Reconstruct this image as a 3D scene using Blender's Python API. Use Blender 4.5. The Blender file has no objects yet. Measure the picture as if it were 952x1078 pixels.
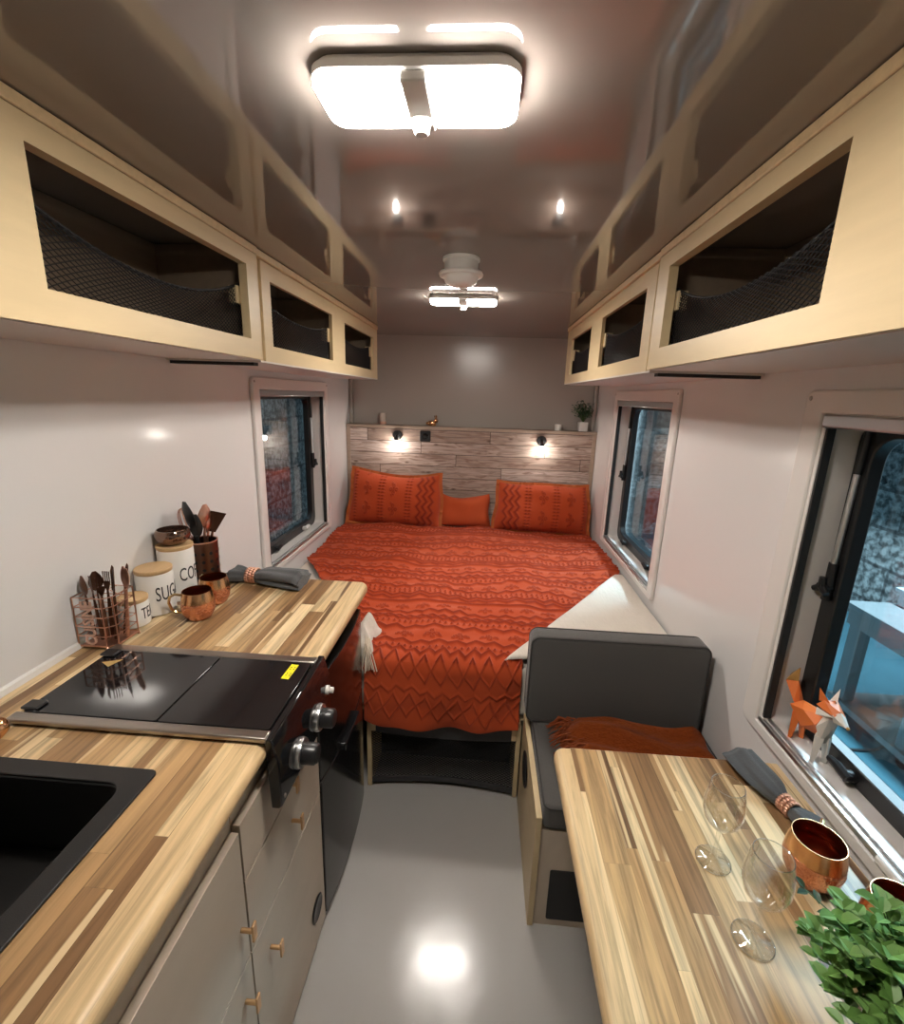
import bpy, bmesh, math, random
import numpy as np
from mathutils import Vector, Matrix, noise as mnoise
random.seed(7)
sc = bpy.context.scene
COL = sc.collection
PI = math.pi
R = math.radians

# ------------------------------------------------------------------ materials
def mat(name, col, rough=.5, metal=0., spec=.5, bump=0., bscale=200., coat=0., emit=None, strength=0., var=0., vscale=6., stretch=None, sheen=0., ior=None):
    m = bpy.data.materials.new(name); m.use_nodes = True
    nt = m.node_tree; b = nt.nodes['Principled BSDF']
    b.inputs['Base Color'].default_value = (*col, 1); b.inputs['Roughness'].default_value = rough
    b.inputs['Metallic'].default_value = metal; b.inputs['Specular IOR Level'].default_value = spec
    b.inputs['Coat Weight'].default_value = coat; b.inputs['Coat Roughness'].default_value = .03
    b.inputs['Sheen Weight'].default_value = sheen
    if ior: b.inputs['IOR'].default_value = ior
    if emit:
        b.inputs['Emission Color'].default_value = (*emit, 1); b.inputs['Emission Strength'].default_value = strength
    tc = nt.nodes.new('ShaderNodeTexCoord'); src = tc.outputs['Object']
    if stretch:
        mp = nt.nodes.new('ShaderNodeMapping'); mp.inputs['Scale'].default_value = stretch
        nt.links.new(src, mp.inputs['Vector']); src = mp.outputs['Vector']
    if var:
        n = nt.nodes.new('ShaderNodeTexNoise'); n.inputs['Scale'].default_value = vscale; n.inputs['Detail'].default_value = 5
        nt.links.new(src, n.inputs['Vector'])
        mx = nt.nodes.new('ShaderNodeMix'); mx.data_type = 'RGBA'
        mx.inputs['A'].default_value = (*[c*(1-var) for c in col], 1); mx.inputs['B'].default_value = (*[min(1, c*(1+var)) for c in col], 1)
        nt.links.new(n.outputs['Fac'], mx.inputs['Factor']); nt.links.new(mx.outputs['Result'], b.inputs['Base Color'])
    if bump:
        n = nt.nodes.new('ShaderNodeTexNoise'); n.inputs['Scale'].default_value = bscale; n.inputs['Detail'].default_value = 3
        nt.links.new(src, n.inputs['Vector'])
        bp = nt.nodes.new('ShaderNodeBump'); bp.inputs['Strength'].default_value = bump; bp.inputs['Distance'].default_value = .01
        nt.links.new(n.outputs['Fac'], bp.inputs['Height']); nt.links.new(bp.outputs['Normal'], b.inputs['Normal'])
    return m

def ramp(nt, stops, interp='LINEAR'):
    r = nt.nodes.new('ShaderNodeValToRGB'); r.color_ramp.interpolation = interp
    el = r.color_ramp.elements
    while len(el) < len(stops): el.new(.5)
    for e, (p, c) in zip(el, stops): e.position = p; e.color = (*c, 1)
    return r

def stave_wood(name, stops, width, length, across='X', along='Y', rough=.35, grain=.25, warp=.011, gap=.03, gapdark=.75, bump=.1, knots=False, streak=None, spec=.5, sap=None):
    """Wood glued or nailed from staves: rows across one axis, random lengths along the other."""
    m = bpy.data.materials.new(name); m.use_nodes = True
    nt = m.node_tree; N = nt.nodes; L = nt.links; b = N['Principled BSDF']
    b.inputs['Roughness'].default_value = rough; b.inputs['Specular IOR Level'].default_value = spec
    tc = N.new('ShaderNodeTexCoord'); sp = N.new('ShaderNodeSeparateXYZ'); L.new(tc.outputs['Object'], sp.inputs[0])
    def M(op, a, c=None, d=None):
        n = N.new('ShaderNodeMath'); n.operation = op
        for i, v in enumerate((a, c, d)):
            if v is None: continue
            if isinstance(v, (int, float)): n.inputs[i].default_value = v
            else: L.new(v, n.inputs[i])
        return n.outputs[0]
    X, Y = sp.outputs[across], sp.outputs[along]
    xw = M('ADD', X, M('MULTIPLY', M('SINE', M('MULTIPLY', X, 47.)), warp))
    xs = M('DIVIDE', M('ADD', xw, 10), width); row = M('FLOOR', xs); fx = M('FRACT', xs)
    w1 = N.new('ShaderNodeTexWhiteNoise'); w1.noise_dimensions = '1D'; L.new(row, w1.inputs['W'])
    ys = M('ADD', M('DIVIDE', M('ADD', Y, 10), length), M('MULTIPLY', w1.outputs['Value'], 7.3)); cl = M('FLOOR', ys); fy = M('FRACT', ys)
    cb = N.new('ShaderNodeCombineXYZ'); L.new(row, cb.inputs[0]); L.new(cl, cb.inputs[1])
    w2 = N.new('ShaderNodeTexWhiteNoise'); w2.noise_dimensions = '2D'; L.new(cb.outputs[0], w2.inputs['Vector'])
    rp = ramp(nt, stops); L.new(w2.outputs['Value'], rp.inputs[0])
    # grain
    gv = N.new('ShaderNodeCombineXYZ')
    L.new(M('ADD', M('MULTIPLY', X, 55.), M('MULTIPLY', w2.outputs['Value'], 37.)), gv.inputs[0]); L.new(M('MULTIPLY', Y, 2.6), gv.inputs[1])
    L.new(M('MULTIPLY', w2.outputs['Value'], 9.), gv.inputs[2])
    gn = N.new('ShaderNodeTexNoise'); gn.inputs['Scale'].default_value = 1.; gn.inputs['Detail'].default_value = 7; gn.inputs['Roughness'].default_value = .62; gn.inputs['Distortion'].default_value = 1.1
    L.new(gv.outputs[0], gn.inputs['Vector'])
    g2 = ramp(nt, [(.3, (1-grain,)*3), (.52, (1, 1, 1)), (.7, (1+grain*.4,)*3)]); L.new(gn.outputs['Fac'], g2.inputs[0])
    mul = N.new('ShaderNodeMix'); mul.data_type = 'RGBA'; mul.blend_type = 'MULTIPLY'; mul.inputs['Factor'].default_value = 1; mul.clamp_result = False
    L.new(rp.outputs[0], mul.inputs['A']); L.new(g2.outputs[0], mul.inputs['B'])
    out = mul.outputs['Result']
    if sap:                                             # pale sapwood running along one side of a stave
        sv = N.new('ShaderNodeCombineXYZ'); L.new(M('ADD', M('MULTIPLY', X, 34.), M('MULTIPLY', w2.outputs['Value'], 53.)), sv.inputs[0]); L.new(M('MULTIPLY', Y, 1.1), sv.inputs[1])
        sn = N.new('ShaderNodeTexNoise'); sn.inputs['Scale'].default_value = 1.; sn.inputs['Detail'].default_value = 2; L.new(sv.outputs[0], sn.inputs['Vector'])
        sr = ramp(nt, [(.60, (0, 0, 0)), (.64, (1, 1, 1))]); L.new(sn.outputs['Fac'], sr.inputs[0])
        mx = N.new('ShaderNodeMix'); mx.data_type = 'RGBA'; L.new(M('MULTIPLY', sr.outputs[0], .8), mx.inputs['Factor']); L.new(out, mx.inputs['A']); mx.inputs['B'].default_value = (*sap, 1)
        out = mx.outputs['Result']
    if streak:
        sn = N.new('ShaderNodeTexNoise'); sn.inputs['Scale'].default_value = 1.; sn.inputs['Detail'].default_value = 6; sn.inputs['Distortion'].default_value = 1.6
        sv = N.new('ShaderNodeCombineXYZ'); L.new(M('MULTIPLY', X, 28.), sv.inputs[0]); L.new(M('MULTIPLY', Y, 5.), sv.inputs[1]); L.new(M('MULTIPLY', w2.outputs['Value'], 31.), sv.inputs[2])
        L.new(sv.outputs[0], sn.inputs['Vector'])
        sr = ramp(nt, [(.47, (0, 0, 0)), (.68, (1, 1, 1))]); L.new(sn.outputs['Fac'], sr.inputs[0])
        mx = N.new('ShaderNodeMix'); mx.data_type = 'RGBA'; L.new(M('MULTIPLY', sr.outputs[0], .8), mx.inputs['Factor']); L.new(out, mx.inputs['A']); mx.inputs['B'].default_value = (*streak, 1)
        out = mx.outputs['Result']
    if knots:
        vo = N.new('ShaderNodeTexVoronoi'); vo.inputs['Scale'].default_value = 1.
        kv = N.new('ShaderNodeCombineXYZ'); L.new(M('MULTIPLY', X, 13.), kv.inputs[0]); L.new(M('MULTIPLY', Y, 6.5), kv.inputs[1]); L.new(kv.outputs[0], vo.inputs['Vector'])
        kr = ramp(nt, [(.05, (1, 1, 1)), (.16, (0, 0, 0))]); L.new(vo.outputs['Distance'], kr.inputs[0])
        mx = N.new('ShaderNodeMix'); mx.data_type = 'RGBA'; L.new(M('MULTIPLY', kr.outputs[0], .75), mx.inputs['Factor']); L.new(out, mx.inputs['A']); mx.inputs['B'].default_value = (.09, .05, .035, 1)
        out = mx.outputs['Result']
    # joint lines
    ex = M('LESS_THAN', fx, gap); ey = M('LESS_THAN', fy, gap*width/length)
    e = M('MAXIMUM', ex, ey)
    mx = N.new('ShaderNodeMix'); mx.data_type = 'RGBA'; mx.blend_type = 'MULTIPLY'; L.new(e, mx.inputs['Factor']); L.new(out, mx.inputs['A']); mx.inputs['B'].default_value = (gapdark,)*3+(1,)
    L.new(mx.outputs['Result'], b.inputs['Base Color'])
    bp = N.new('ShaderNodeBump'); bp.inputs['Strength'].default_value = bump; bp.inputs['Distance'].default_value = .004
    L.new(M('SUBTRACT', gn.outputs['Fac'], M('MULTIPLY', e, .8)), bp.inputs['Height']); L.new(bp.outputs['Normal'], b.inputs['Normal'])
    return m

def acrylic(name, tint=(.75, .8, .82), f0=.04, rough=.01, pw=4.):
    """clear sheet: see-through, with a mirror reflection that grows towards grazing angles"""
    m = bpy.data.materials.new(name); m.use_nodes = True; nt = m.node_tree; N = nt.nodes; L = nt.links
    for n in list(N): N.remove(n)
    o = N.new('ShaderNodeOutputMaterial'); t = N.new('ShaderNodeBsdfTransparent'); t.inputs[0].default_value = (*tint, 1)
    g = N.new('ShaderNodeBsdfGlossy'); g.inputs['Roughness'].default_value = rough; g.inputs[0].default_value = (1, 1, 1, 1)
    lw = N.new('ShaderNodeLayerWeight'); lw.inputs['Blend'].default_value = .5
    p = N.new('ShaderNodeMath'); p.operation = 'POWER'; L.new(lw.outputs['Facing'], p.inputs[0]); p.inputs[1].default_value = pw
    f = N.new('ShaderNodeMath'); f.operation = 'MULTIPLY_ADD'; L.new(p.outputs[0], f.inputs[0]); f.inputs[1].default_value = 1-f0; f.inputs[2].default_value = f0
    mx = N.new('ShaderNodeMixShader'); L.new(f.outputs[0], mx.inputs[0]); L.new(t.outputs[0], mx.inputs[1]); L.new(g.outputs[0], mx.inputs[2]); L.new(mx.outputs[0], o.inputs[0])
    return m

def attr_mat(name, c0, c1, attr='tuft', rough=.85, sheen=.25, bump=.25, bscale=420.):
    m = mat(name, c0, rough, bump=bump, bscale=bscale, sheen=sheen, spec=.2)
    nt = m.node_tree; a = nt.nodes.new('ShaderNodeAttribute'); a.attribute_name = attr
    mx = nt.nodes.new('ShaderNodeMix'); mx.data_type = 'RGBA'; mx.inputs['A'].default_value = (*c0, 1); mx.inputs['B'].default_value = (*c1, 1)
    nt.links.new(a.outputs['Fac'], mx.inputs['Factor']); nt.links.new(mx.outputs['Result'], nt.nodes['Principled BSDF'].inputs['Base Color'])
    return m

M_WALL = mat('white_laminate', (.765, .752, .742), .13, bump=.04, bscale=3., spec=.5)
M_CEIL = mat('greige_gloss_laminate', (.225, .198, .178), .045, bump=.035, bscale=2.2, spec=.7, ior=1.6)
M_BACK = mat('greige_wall', (.36, .316, .285), .22, bump=.03, bscale=2.5)
M_FLOOR = mat('grey_vinyl', (.40, .39, .372), .18, bump=.12, bscale=9., var=.05, vscale=3.)
M_WHITE = mat('white_plastic', (.78, .76, .73), .35)
M_TRIM = mat('window_white', (.74, .71, .68), .35)
M_BLACKP = mat('black_plastic', (.012, .012, .013), .35)
M_RUBBER = mat('black_rubber', (.018, .018, .018), .6)
M_GLOSSB = mat('gloss_black', (.008, .008, .009), .06, spec=.6)
M_FRIDGE = mat('fridge_black', (.006, .0055, .0055), .16, spec=.6)
M_SINK = mat('black_composite', (.011, .0105, .010), .45, bump=.08, bscale=900.)
M_STEEL = mat('brushed_steel', (.42, .38, .34), .32, metal=1., var=.12, vscale=30., stretch=(1, 30, 1))
M_SILVER = mat('silver', (.78, .78, .78), .30, metal=1.)
M_ALU = mat('aluminium_rail', (.55, .56, .57), .3, metal=1.)
M_PLY = mat('birch_ply', (.62, .485, .285), .42, var=.10, vscale=5., stretch=(8, 1.2, 8), bump=.03, bscale=60.)
M_PLYEDGE = mat('birch_ply_edge', (.62, .46, .26), .5, var=.22, vscale=60., stretch=(1, 1, 1))
M_CAB = mat('whitewashed_ply', (.56, .475, .375), .4, var=.09, vscale=5., stretch=(8, 1.2, 3), bump=.03, bscale=60.)
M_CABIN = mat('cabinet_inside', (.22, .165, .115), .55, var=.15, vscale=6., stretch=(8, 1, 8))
M_UNDER = mat('cabinet_underside', (.62, .56, .52), .35)
M_NET = mat('black_net', (.009, .009, .010), .55)
M_NETBAND = mat('net_band', (.03, .03, .032), .6, bump=.2, bscale=500.)
M_COPPER = mat('copper', (.80, .45, .23), .22, metal=1.)
M_HAMMER = mat('hammered_copper', (.80, .36, .22), .22, metal=1., bump=.55, bscale=85.)
M_COPIN = mat('copper_inside', (.30, .085, .045), .34, metal=1.)
M_ROSE = mat('rose_gold', (.72, .42, .31), .3, metal=1.)
M_ROSEL = mat('rose_lettering', (.70, .46, .36), .45, metal=.5)
M_DARKCOP = mat('dark_bronze', (.16, .085, .06), .3, metal=1.)
M_BRASS = mat('brass', (.75, .56, .30), .18, metal=1.)
M_KNOB = mat('brushed_copper_knob', (.80, .52, .28), .35, metal=1.)
M_CERAMIC = mat('white_ceramic', (.80, .77, .72), .25)
M_BAMBOO = mat('bamboo', (.60, .40, .20), .45, var=.12, vscale=12., stretch=(12, 1, 1))
M_INK = mat('black_lettering', (.015, .013, .012), .5)
M_GREYFAB = mat('charcoal_fabric', (.083, .080, .076), .9, bump=.35, bscale=520., var=.12, vscale=300., sheen=.3, spec=.2)
M_PIPING = mat('charcoal_piping', (.045, .043, .042), .85, bump=.2, bscale=600.)
M_NAPKIN = mat('grey_linen', (.085, .088, .092), .9, bump=.35, bscale=480., sheen=.2, spec=.2)
M_SHEET = mat('cream_sheet', (.70, .64, .56), .85, bump=.5, bscale=60., var=.06, vscale=30., stretch=(2.5, .6, 1), sheen=.15, spec=.2)
M_RED = attr_mat('rust_red_cotton', (.46, .066, .017), (.24, .026, .009), sheen=.08)
M_PLAINRED = mat('plain_rust_cotton', (.46, .070, .018), .85, bump=.3, bscale=400., sheen=.08, spec=.2)
M_PILEDGE = mat('rust_trim', (.42, .10, .02), .85)
M_THROW = mat('rust_throw', (.27, .058, .012), .95, bump=.9, bscale=90., var=.3, vscale=40., stretch=(1, 5, 1), sheen=.05, spec=.05)
M_FRINGE = mat('rust_fringe', (.26, .055, .012), .9)
M_TASSEL = mat('cream_tassel', (.62, .52, .40), .9)
M_MATTRESS = mat('mattress_ticking', (.60, .55, .48), .9)
M_LEAF = mat('leaf_green', (.135, .28, .062), .5, var=.5, vscale=28.)
M_LEAFD = mat('leaf_dark', (.03, .07, .03), .5, var=.3, vscale=30.)
M_STEM = mat('stem', (.06, .10, .025), .6)
M_POT = mat('white_pot', (.66, .63, .60), .4)
M_SOIL = mat('soil', (.03, .02, .012), .95, bump=.8, bscale=90.)
M_FOXO = mat('fox_orange', (.80, .20, .045), .45)
M_FOXW = mat('fox_white', (.78, .74, .68), .45)
M_FOXE = mat('fox_gilt', (.50, .28, .09), .4, metal=.4)
M_GLASS = acrylic('clear_glass', (.985, .988, .988), .055, .006, 3.4)
M_GRIM = acrylic('glass_rim', (.97, .975, .975), .38, .02, 2.)
M_PANE = acrylic('window_acrylic', (.90, .945, .96), .045)
M_LAMP = mat('lamp_diffuser', (.9, .88, .84), .4, emit=(1., .93, .85), strength=122.)
M_BULB = mat('bulb_glow', (.9, .88, .84), .4, emit=(1., .93, .84), strength=145.)
M_YELLOW = mat('yellow_label', (.85, .75, .02), .5)
M_GOLD = mat('gold_label', (.60, .42, .16), .4, metal=.3)
M_WATERY = mat('smoked_glass', (.25, .16, .12), .08, metal=.85)
M_CANDLE = mat('candle_glass', (.55, .45, .38), .3)
# staves
LIGHT, TAN, BROWN, DARK = (.70, .515, .285), (.44, .270, .125), (.30, .168, .075), (.185, .098, .045)
M_BLOCK = stave_wood('acacia_block', [(0., (.80, .62, .37)), (.16, LIGHT), (.30, (.56, .37, .18)), (.55, TAN), (.80, BROWN), (1., DARK)], .034, .44, 'X', 'Y', rough=.36, grain=.55, sap=(.78, .60, .35), warp=.013, bump=.05, gapdark=.8)
M_NOSE = stave_wood('acacia_nosing', [(0., (.72, .54, .31)), (1., (.62, .43, .22))], .30, 1.3, 'X', 'Y', rough=.42, grain=.38, bump=.05, gap=.0, warp=0)
M_PLANK = stave_wood('whitewashed_planks', [(0., (.33, .245, .20)), (.35, (.46, .365, .31)), (.7, (.54, .44, .385)), (1., (.62, .53, .47))], .092, .95, 'Z', 'X', rough=.6, grain=.5, warp=0., gap=.05, gapdark=.28, bump=.5, knots=True, streak=(.20, .125, .095), spec=.25)
M_LEDGE = mat('ledge_wood', (.34, .26, .20), .5, var=.2, vscale=8., stretch=(1, 8, 8))
# workshop
M_WSFLOOR = mat('blue_painted_floor', (.075, .20, .255), .22, var=.25, vscale=2.)
M_WSGREY = mat('workshop_grey_paint', (.27, .28, .28), .5, var=.15, vscale=9.)
M_WSTOP = mat('workshop_table_top', (.26, .29, .30), .35, var=.2, vscale=6.)
M_WSBLUE = mat('blue_steel', (.05, .17, .25), .4)
M_WSBOX = mat('pale_blue_box', (.52, .62, .66), .5)
M_ORANGE = mat('orange_plastic', (.62, .22, .10), .4)

def stone_mat():
    m = mat('stone_block', (.30, .32, .33), .8); nt = m.node_tree; N = nt.nodes; L = nt.links; b = N['Principled BSDF']
    tc = N.new('ShaderNodeTexCoord'); sp = N.new('ShaderNodeSeparateXYZ'); L.new(tc.outputs['Object'], sp.inputs[0])
    cb = N.new('ShaderNodeCombineXYZ'); L.new(sp.outputs['Y'], cb.inputs[0]); L.new(sp.outputs['Z'], cb.inputs[1]); L.new(sp.outputs['X'], cb.inputs[2])
    br = N.new('ShaderNodeTexBrick'); br.inputs['Scale'].default_value = 1.; br.inputs['Brick Width'].default_value = .8; br.inputs['Row Height'].default_value = .40; br.inputs['Mortar Size'].default_value = .018
    br.inputs['Color1'].default_value = (.30, .31, .31, 1); br.inputs['Color2'].default_value = (.42, .43, .42, 1); br.inputs['Mortar'].default_value = (.16, .16, .16, 1)
    L.new(cb.outputs[0], br.inputs['Vector'])
    n = N.new('ShaderNodeTexNoise'); n.inputs['Scale'].default_value = 15.; n.inputs['Detail'].default_value = 8; L.new(cb.outputs[0], n.inputs['Vector'])
    r = ramp(nt, [(.40, (.35,)*3), (.62, (1.7,)*3)]); L.new(n.outputs['Fac'], r.inputs[0])
    mx = N.new('ShaderNodeMix'); mx.data_type = 'RGBA'; mx.blend_type = 'MULTIPLY'; mx.inputs['Factor'].default_value = 1.; mx.clamp_result = False
    L.new(br.outputs['Color'], mx.inputs['A']); L.new(r.outputs[0], mx.inputs['B']); L.new(mx.outputs['Result'], b.inputs['Base Color'])
    return m
M_STONE = stone_mat()

# ------------------------------------------------------------------ mesh building
def rootof(o):
    while o.parent: o = o.parent
    return o

class MB:
    def __init__(self): self.v = []; self.f = []; self.mi = []; self.m = 0
    def add(self, vs, fs, m=None):
        n = len(self.v); self.v += [tuple(p) for p in vs]; self.f += [tuple(i+n for i in f) for f in fs]
        self.mi += [self.m if m is None else m]*len(fs); return self
    def box(self, x0, x1, y0, y1, z0, z1, m=None):
        vs = [(x, y, z) for z in (z0, z1) for y in (y0, y1) for x in (x0, x1)]
        return self.add(vs, [(0, 2, 3, 1), (4, 5, 7, 6), (0, 1, 5, 4), (2, 6, 7, 3), (0, 4, 6, 2), (1, 3, 7, 5)], m)
    def tube(self, pts, r, seg=8, closed=False, m=None, flat=1.):
        P = [Vector(p) for p in pts]; n = len(P)
        rs = r if isinstance(r, (list, tuple)) else [r]*n
        T = []
        for i in range(n):
            a = P[(i-1) % n] if (closed or i > 0) else P[i]; b = P[(i+1) % n] if (closed or i < n-1) else P[i]
            t = (b-a); T.append(t.normalized() if t.length > 1e-9 else Vector((0, 0, 1)))
        u = T[0].orthogonal().normalized(); vs = []
        for i in range(n):
            u = (u-T[i]*u.dot(T[i])); u = u.normalized() if u.length > 1e-6 else T[i].orthogonal().normalized()
            w = T[i].cross(u)
            for k in range(seg):
                a = 2*PI*k/seg; vs.append(P[i]+(u*math.cos(a)+w*math.sin(a)*flat)*rs[i])
        fs = []
        for i in range(n if closed else n-1):
            j = (i+1) % n
            for k in range(seg):
                l = (k+1) % seg; fs.append((i*seg+k, i*seg+l, j*seg+l, j*seg+k))
        if not closed: fs += [tuple(range(seg))[::-1], tuple((n-1)*seg+k for k in range(seg))]
        return self.add(vs, fs, m)
    def lathe(self, prof, c=(0, 0, 0), seg=32, m=None, mx=None, closed=False):
        """profile of (r, z) turned about z, then moved by matrix mx or to c; ends are capped unless closed"""
        vs = []; n = len(prof)
        for (r, z) in prof:
            for k in range(seg):
                a = 2*PI*k/seg; vs.append(Vector((r*math.cos(a), r*math.sin(a), z)))
        T = mx if mx is not None else Matrix.Translation(c)
        vs = [T @ p for p in vs]; fs = []
        for i in range(n if closed else n-1):
            j = (i+1) % n
            for k in range(seg):
                l = (k+1) % seg; fs.append((i*seg+k, i*seg+l, j*seg+l, j*seg+k))
        if not closed:
            fs += [tuple(range(seg))[::-1], tuple((n-1)*seg+k for k in range(seg))]
        return self.add(vs, fs, m)
    def prism(self, poly, lo, hi, axis='z', m=None):
        n = len(poly)
        def P(a, b, h): return {'x': (h, a, b), 'y': (a, h, b), 'z': (a, b, h)}[axis]
        vs = [P(a, b, lo) for a, b in poly]+[P(a, b, hi) for a, b in poly]
        fs = [tuple(range(n))[::-1], tuple(range(n, 2*n))]+[(i, (i+1) % n, n+(i+1) % n, n+i) for i in range(n)]
        return self.add(vs, fs, m)
    def ring(self, outer, inner, lo, hi, axis='x', m=None):
        """closed frame between two outlines with the same number of points"""
        n = len(outer)
        def P(a, b, h): return {'x': (h, a, b), 'y': (a, h, b), 'z': (a, b, h)}[axis]
        vs = [P(a, b, h) for h in (lo, hi) for pl in (outer, inner) for a, b in pl]; fs = []
        for i in range(n):
            j = (i+1) % n
            fs += [(i, j, n+j, n+i), (2*n+i, 3*n+i, 3*n+j, 2*n+j), (i, 2*n+i, 2*n+j, j), (n+i, n+j, 3*n+j, 3*n+i)]
        return self.add(vs, fs, m)
    def rslab(self, poly, z0, z1, r, rounded, seg=6, m=None):
        """slab over a polygon (counter-clockwise); edges i -> i+1 flagged in rounded get a bullnose of radius r"""
        n = len(poly)
        def inset(d):
            lines = []
            for i in range(n):
                a = Vector(poly[i]); b = Vector(poly[(i+1) % n]); t = (b-a).normalized(); nn = Vector((-t.y, t.x))
                lines.append((a+nn*(d if rounded[i] else 0), t))
            out = []
            for i in range(n):
                (p, t), (q, s) = lines[i-1], lines[i]
                den = t.x*s.y-t.y*s.x
                if abs(den) < 1e-6: out.append(q); continue
                k = ((q.x-p.x)*s.y-(q.y-p.y)*s.x)/den; out.append(p+t*k)
            return out
        rings = []
        for k in range(seg+1):
            a = (PI/2)*k/seg; rings.append((r*(1-math.sin(a)), z0+r*(1-math.cos(a))))
        for k in range(seg+1):
            a = (PI/2)*k/seg; rings.append((r*(1-math.cos(a)), z1-r*(1-math.sin(a))))
        vs = []; fs = []
        for d, z in rings:
            vs += [(p.x, p.y, z) for p in inset(d)]
        K = len(rings)
        for i in range(K-1):
            for j in range(n):
                l = (j+1) % n; fs.append((i*n+j, i*n+l, (i+1)*n+l, (i+1)*n+j))
        fs += [tuple(range(n))[::-1], tuple((K-1)*n+j for j in range(n))]
        return self.add(vs, fs, m)
    def xform(self, mx):
        self.v = [tuple(mx @ Vector(p)) for p in self.v]; return self
    def build(self, name, mats, parent=None, smooth=42, bevel=0., seg=2, fix=True, origin=None):
        off = Vector(rootof(parent).location) if parent else Vector(origin or (0, 0, 0))
        me = bpy.data.meshes.new(name)
        me.from_pydata([tuple(Vector(p)-off) for p in self.v], [], self.f)
        for mm in (mats if isinstance(mats, (list, tuple)) else [mats]): me.materials.append(mm)
        me.polygons.foreach_set('material_index', self.mi)
        if fix:
            b = bmesh.new(); b.from_mesh(me); bmesh.ops.recalc_face_normals(b, faces=b.faces); b.to_mesh(me); b.free()
        if smooth:
            me.polygons.foreach_set('use_smooth', [True]*len(me.polygons)); me.set_sharp_from_angle(angle=R(smooth))
        o = bpy.data.objects.new(name, me); COL.objects.link(o)
        if parent: o.parent = parent
        else: o.location = off
        if bevel:
            md = o.modifiers.new('bevel', 'BEVEL'); md.width = bevel; md.segments = seg; md.limit_method = 'ANGLE'; md.angle_limit = R(40)
        return o

def tag(o, label=None, cat=None, group=None, kind=None):
    if label: o['label'] = label
    if cat: o['category'] = cat
    if group: o['group'] = group
    if kind: o['kind'] = kind
    return o
def thing(name, label, cat, loc=(0, 0, 0), group=None, kind=None):
    o = bpy.data.objects.new(name, None); COL.objects.link(o); o.location = loc; o.empty_display_size = .05
    return tag(o, label, cat, group, kind)
def dup(o, loc=None, rot=None, label=None, parent=None, scale=None):
    c = o.copy(); COL.objects.link(c)
    if parent: c.parent = parent
    if loc is not None: c.location = loc
    if rot is not None: c.rotation_euler = rot
    if scale: c.scale = (scale,)*3
    if label: c['label'] = label
    for ch in list(o.children): dup(ch, parent=c)
    return c
def place(o, loc, rot=None, scale=None):
    o.location = loc
    if rot is not None: o.rotation_euler = rot
    if scale: o.scale = (scale,)*3
    return o
def rrect(a0, a1, b0, b1, r, seg=6):
    if not isinstance(r, (list, tuple)): r = [r]*4      # corners: (a1,b0) (a1,b1) (a0,b1) (a0,b0)
    out = []
    for (ca, cb, s), rr in zip(((a1, b0, -90), (a1, b1, 0), (a0, b1, 90), (a0, b0, 180)), r):
        sx = -1 if ca == a1 else 1; sy = 1 if cb == b0 else -1
        for k in range(seg+1):
            t = R(s+90*k/seg); out.append((ca+sx*rr+rr*math.cos(t), cb+sy*rr+rr*math.sin(t)))
    return out
def text_mb(s, size, depth=.0008, width=1., m=0, off=0.):
    cu = bpy.data.curves.new('t', 'FONT'); cu.body = s; cu.size = size; cu.extrude = depth; cu.offset = off; cu.resolution_u = 3; cu.align_x = 'CENTER'; cu.align_y = 'CENTER'
    o = bpy.data.objects.new('t', cu); COL.objects.link(o)
    dg = bpy.context.evaluated_depsgraph_get(); dg.update()
    me = bpy.data.meshes.new_from_object(o.evaluated_get(dg))
    mb = MB(); mb.add([(v.co.x*width, v.co.y, v.co.z) for v in me.vertices], [tuple(p.vertices) for p in me.polygons])
    bpy.data.objects.remove(o); bpy.data.curves.remove(cu); bpy.data.meshes.remove(me)
    return mb
def axis_mx(origin, direction, roll=None):
    """matrix turning local z onto direction, placed at origin"""
    q = Vector(direction).normalized().to_track_quat('Z', 'Y')
    return Matrix.Translation(origin) @ q.to_matrix().to_4x4()

# ------------------------------------------------------------------ room shell
XL, XR, CE, YB, YR = -1.071, .844, 2.045, 3.72, -1.35
WT = .085
W1 = (2.175, 3.075, .715, 1.615)         # far window, kitchen side: y0 y1 z0 z1 of the opening
W2 = (2.185, 3.085, .715, 1.615)         # far window, table side
W3 = (.28, 1.232, .728, 1.600)           # window over the table
def struct(name, mb, m, **k):
    o = mb.build(name, m, **k); o['kind'] = 'structure'; return o
def wall_with_holes(x0, x1, holes):
    mb = MB(); ys = YR
    for (a, b, c, d) in sorted(holes):
        mb.box(x0, x1, ys, a, -.02, CE+.02); mb.box(x0, x1, a, b, -.02, c); mb.box(x0, x1, a, b, d, CE+.02); ys = b
    mb.box(x0, x1, ys, YB, -.02, CE+.02); return mb
struct('floor', MB().box(XL-WT, XR+WT, YR, YB+.06, -.05, 0), M_FLOOR)
struct('ceiling', MB().box(XL-WT, XR+WT, YR, YB+.06, CE, CE+.04), M_CEIL)
struct('wall_left', wall_with_holes(XL-WT, XL, [W1]), M_WALL)
struct('wall_right', wall_with_holes(XR, XR+WT, [W2, W3]), M_WALL)
struct('wall_back', MB().box(XL-WT, XR+WT, YB, YB+.06, -.02, CE+.02), M_BACK)
struct('wall_rear', MB().box(XL-WT, XR+WT, YR-.06, YR, -.02, CE+.02), M_WALL)
# caulked bead where the worktop meets the wall, and wall corner beads beside the bed
struct('trim_1', MB().prism([(XL, .921), (XL+.010, .921), (XL+.007, .934), (XL, .938)], YR+.02, 1.62, 'y'), M_WHITE)
struct('trim_2', MB().box(XL, XL+.03, YB-.03, YB, .0, CE), M_BACK, bevel=.008)
struct('trim_3', MB().box(XR-.03, XR, YB-.03, YB, .0, CE), M_BACK, bevel=.008)

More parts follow.
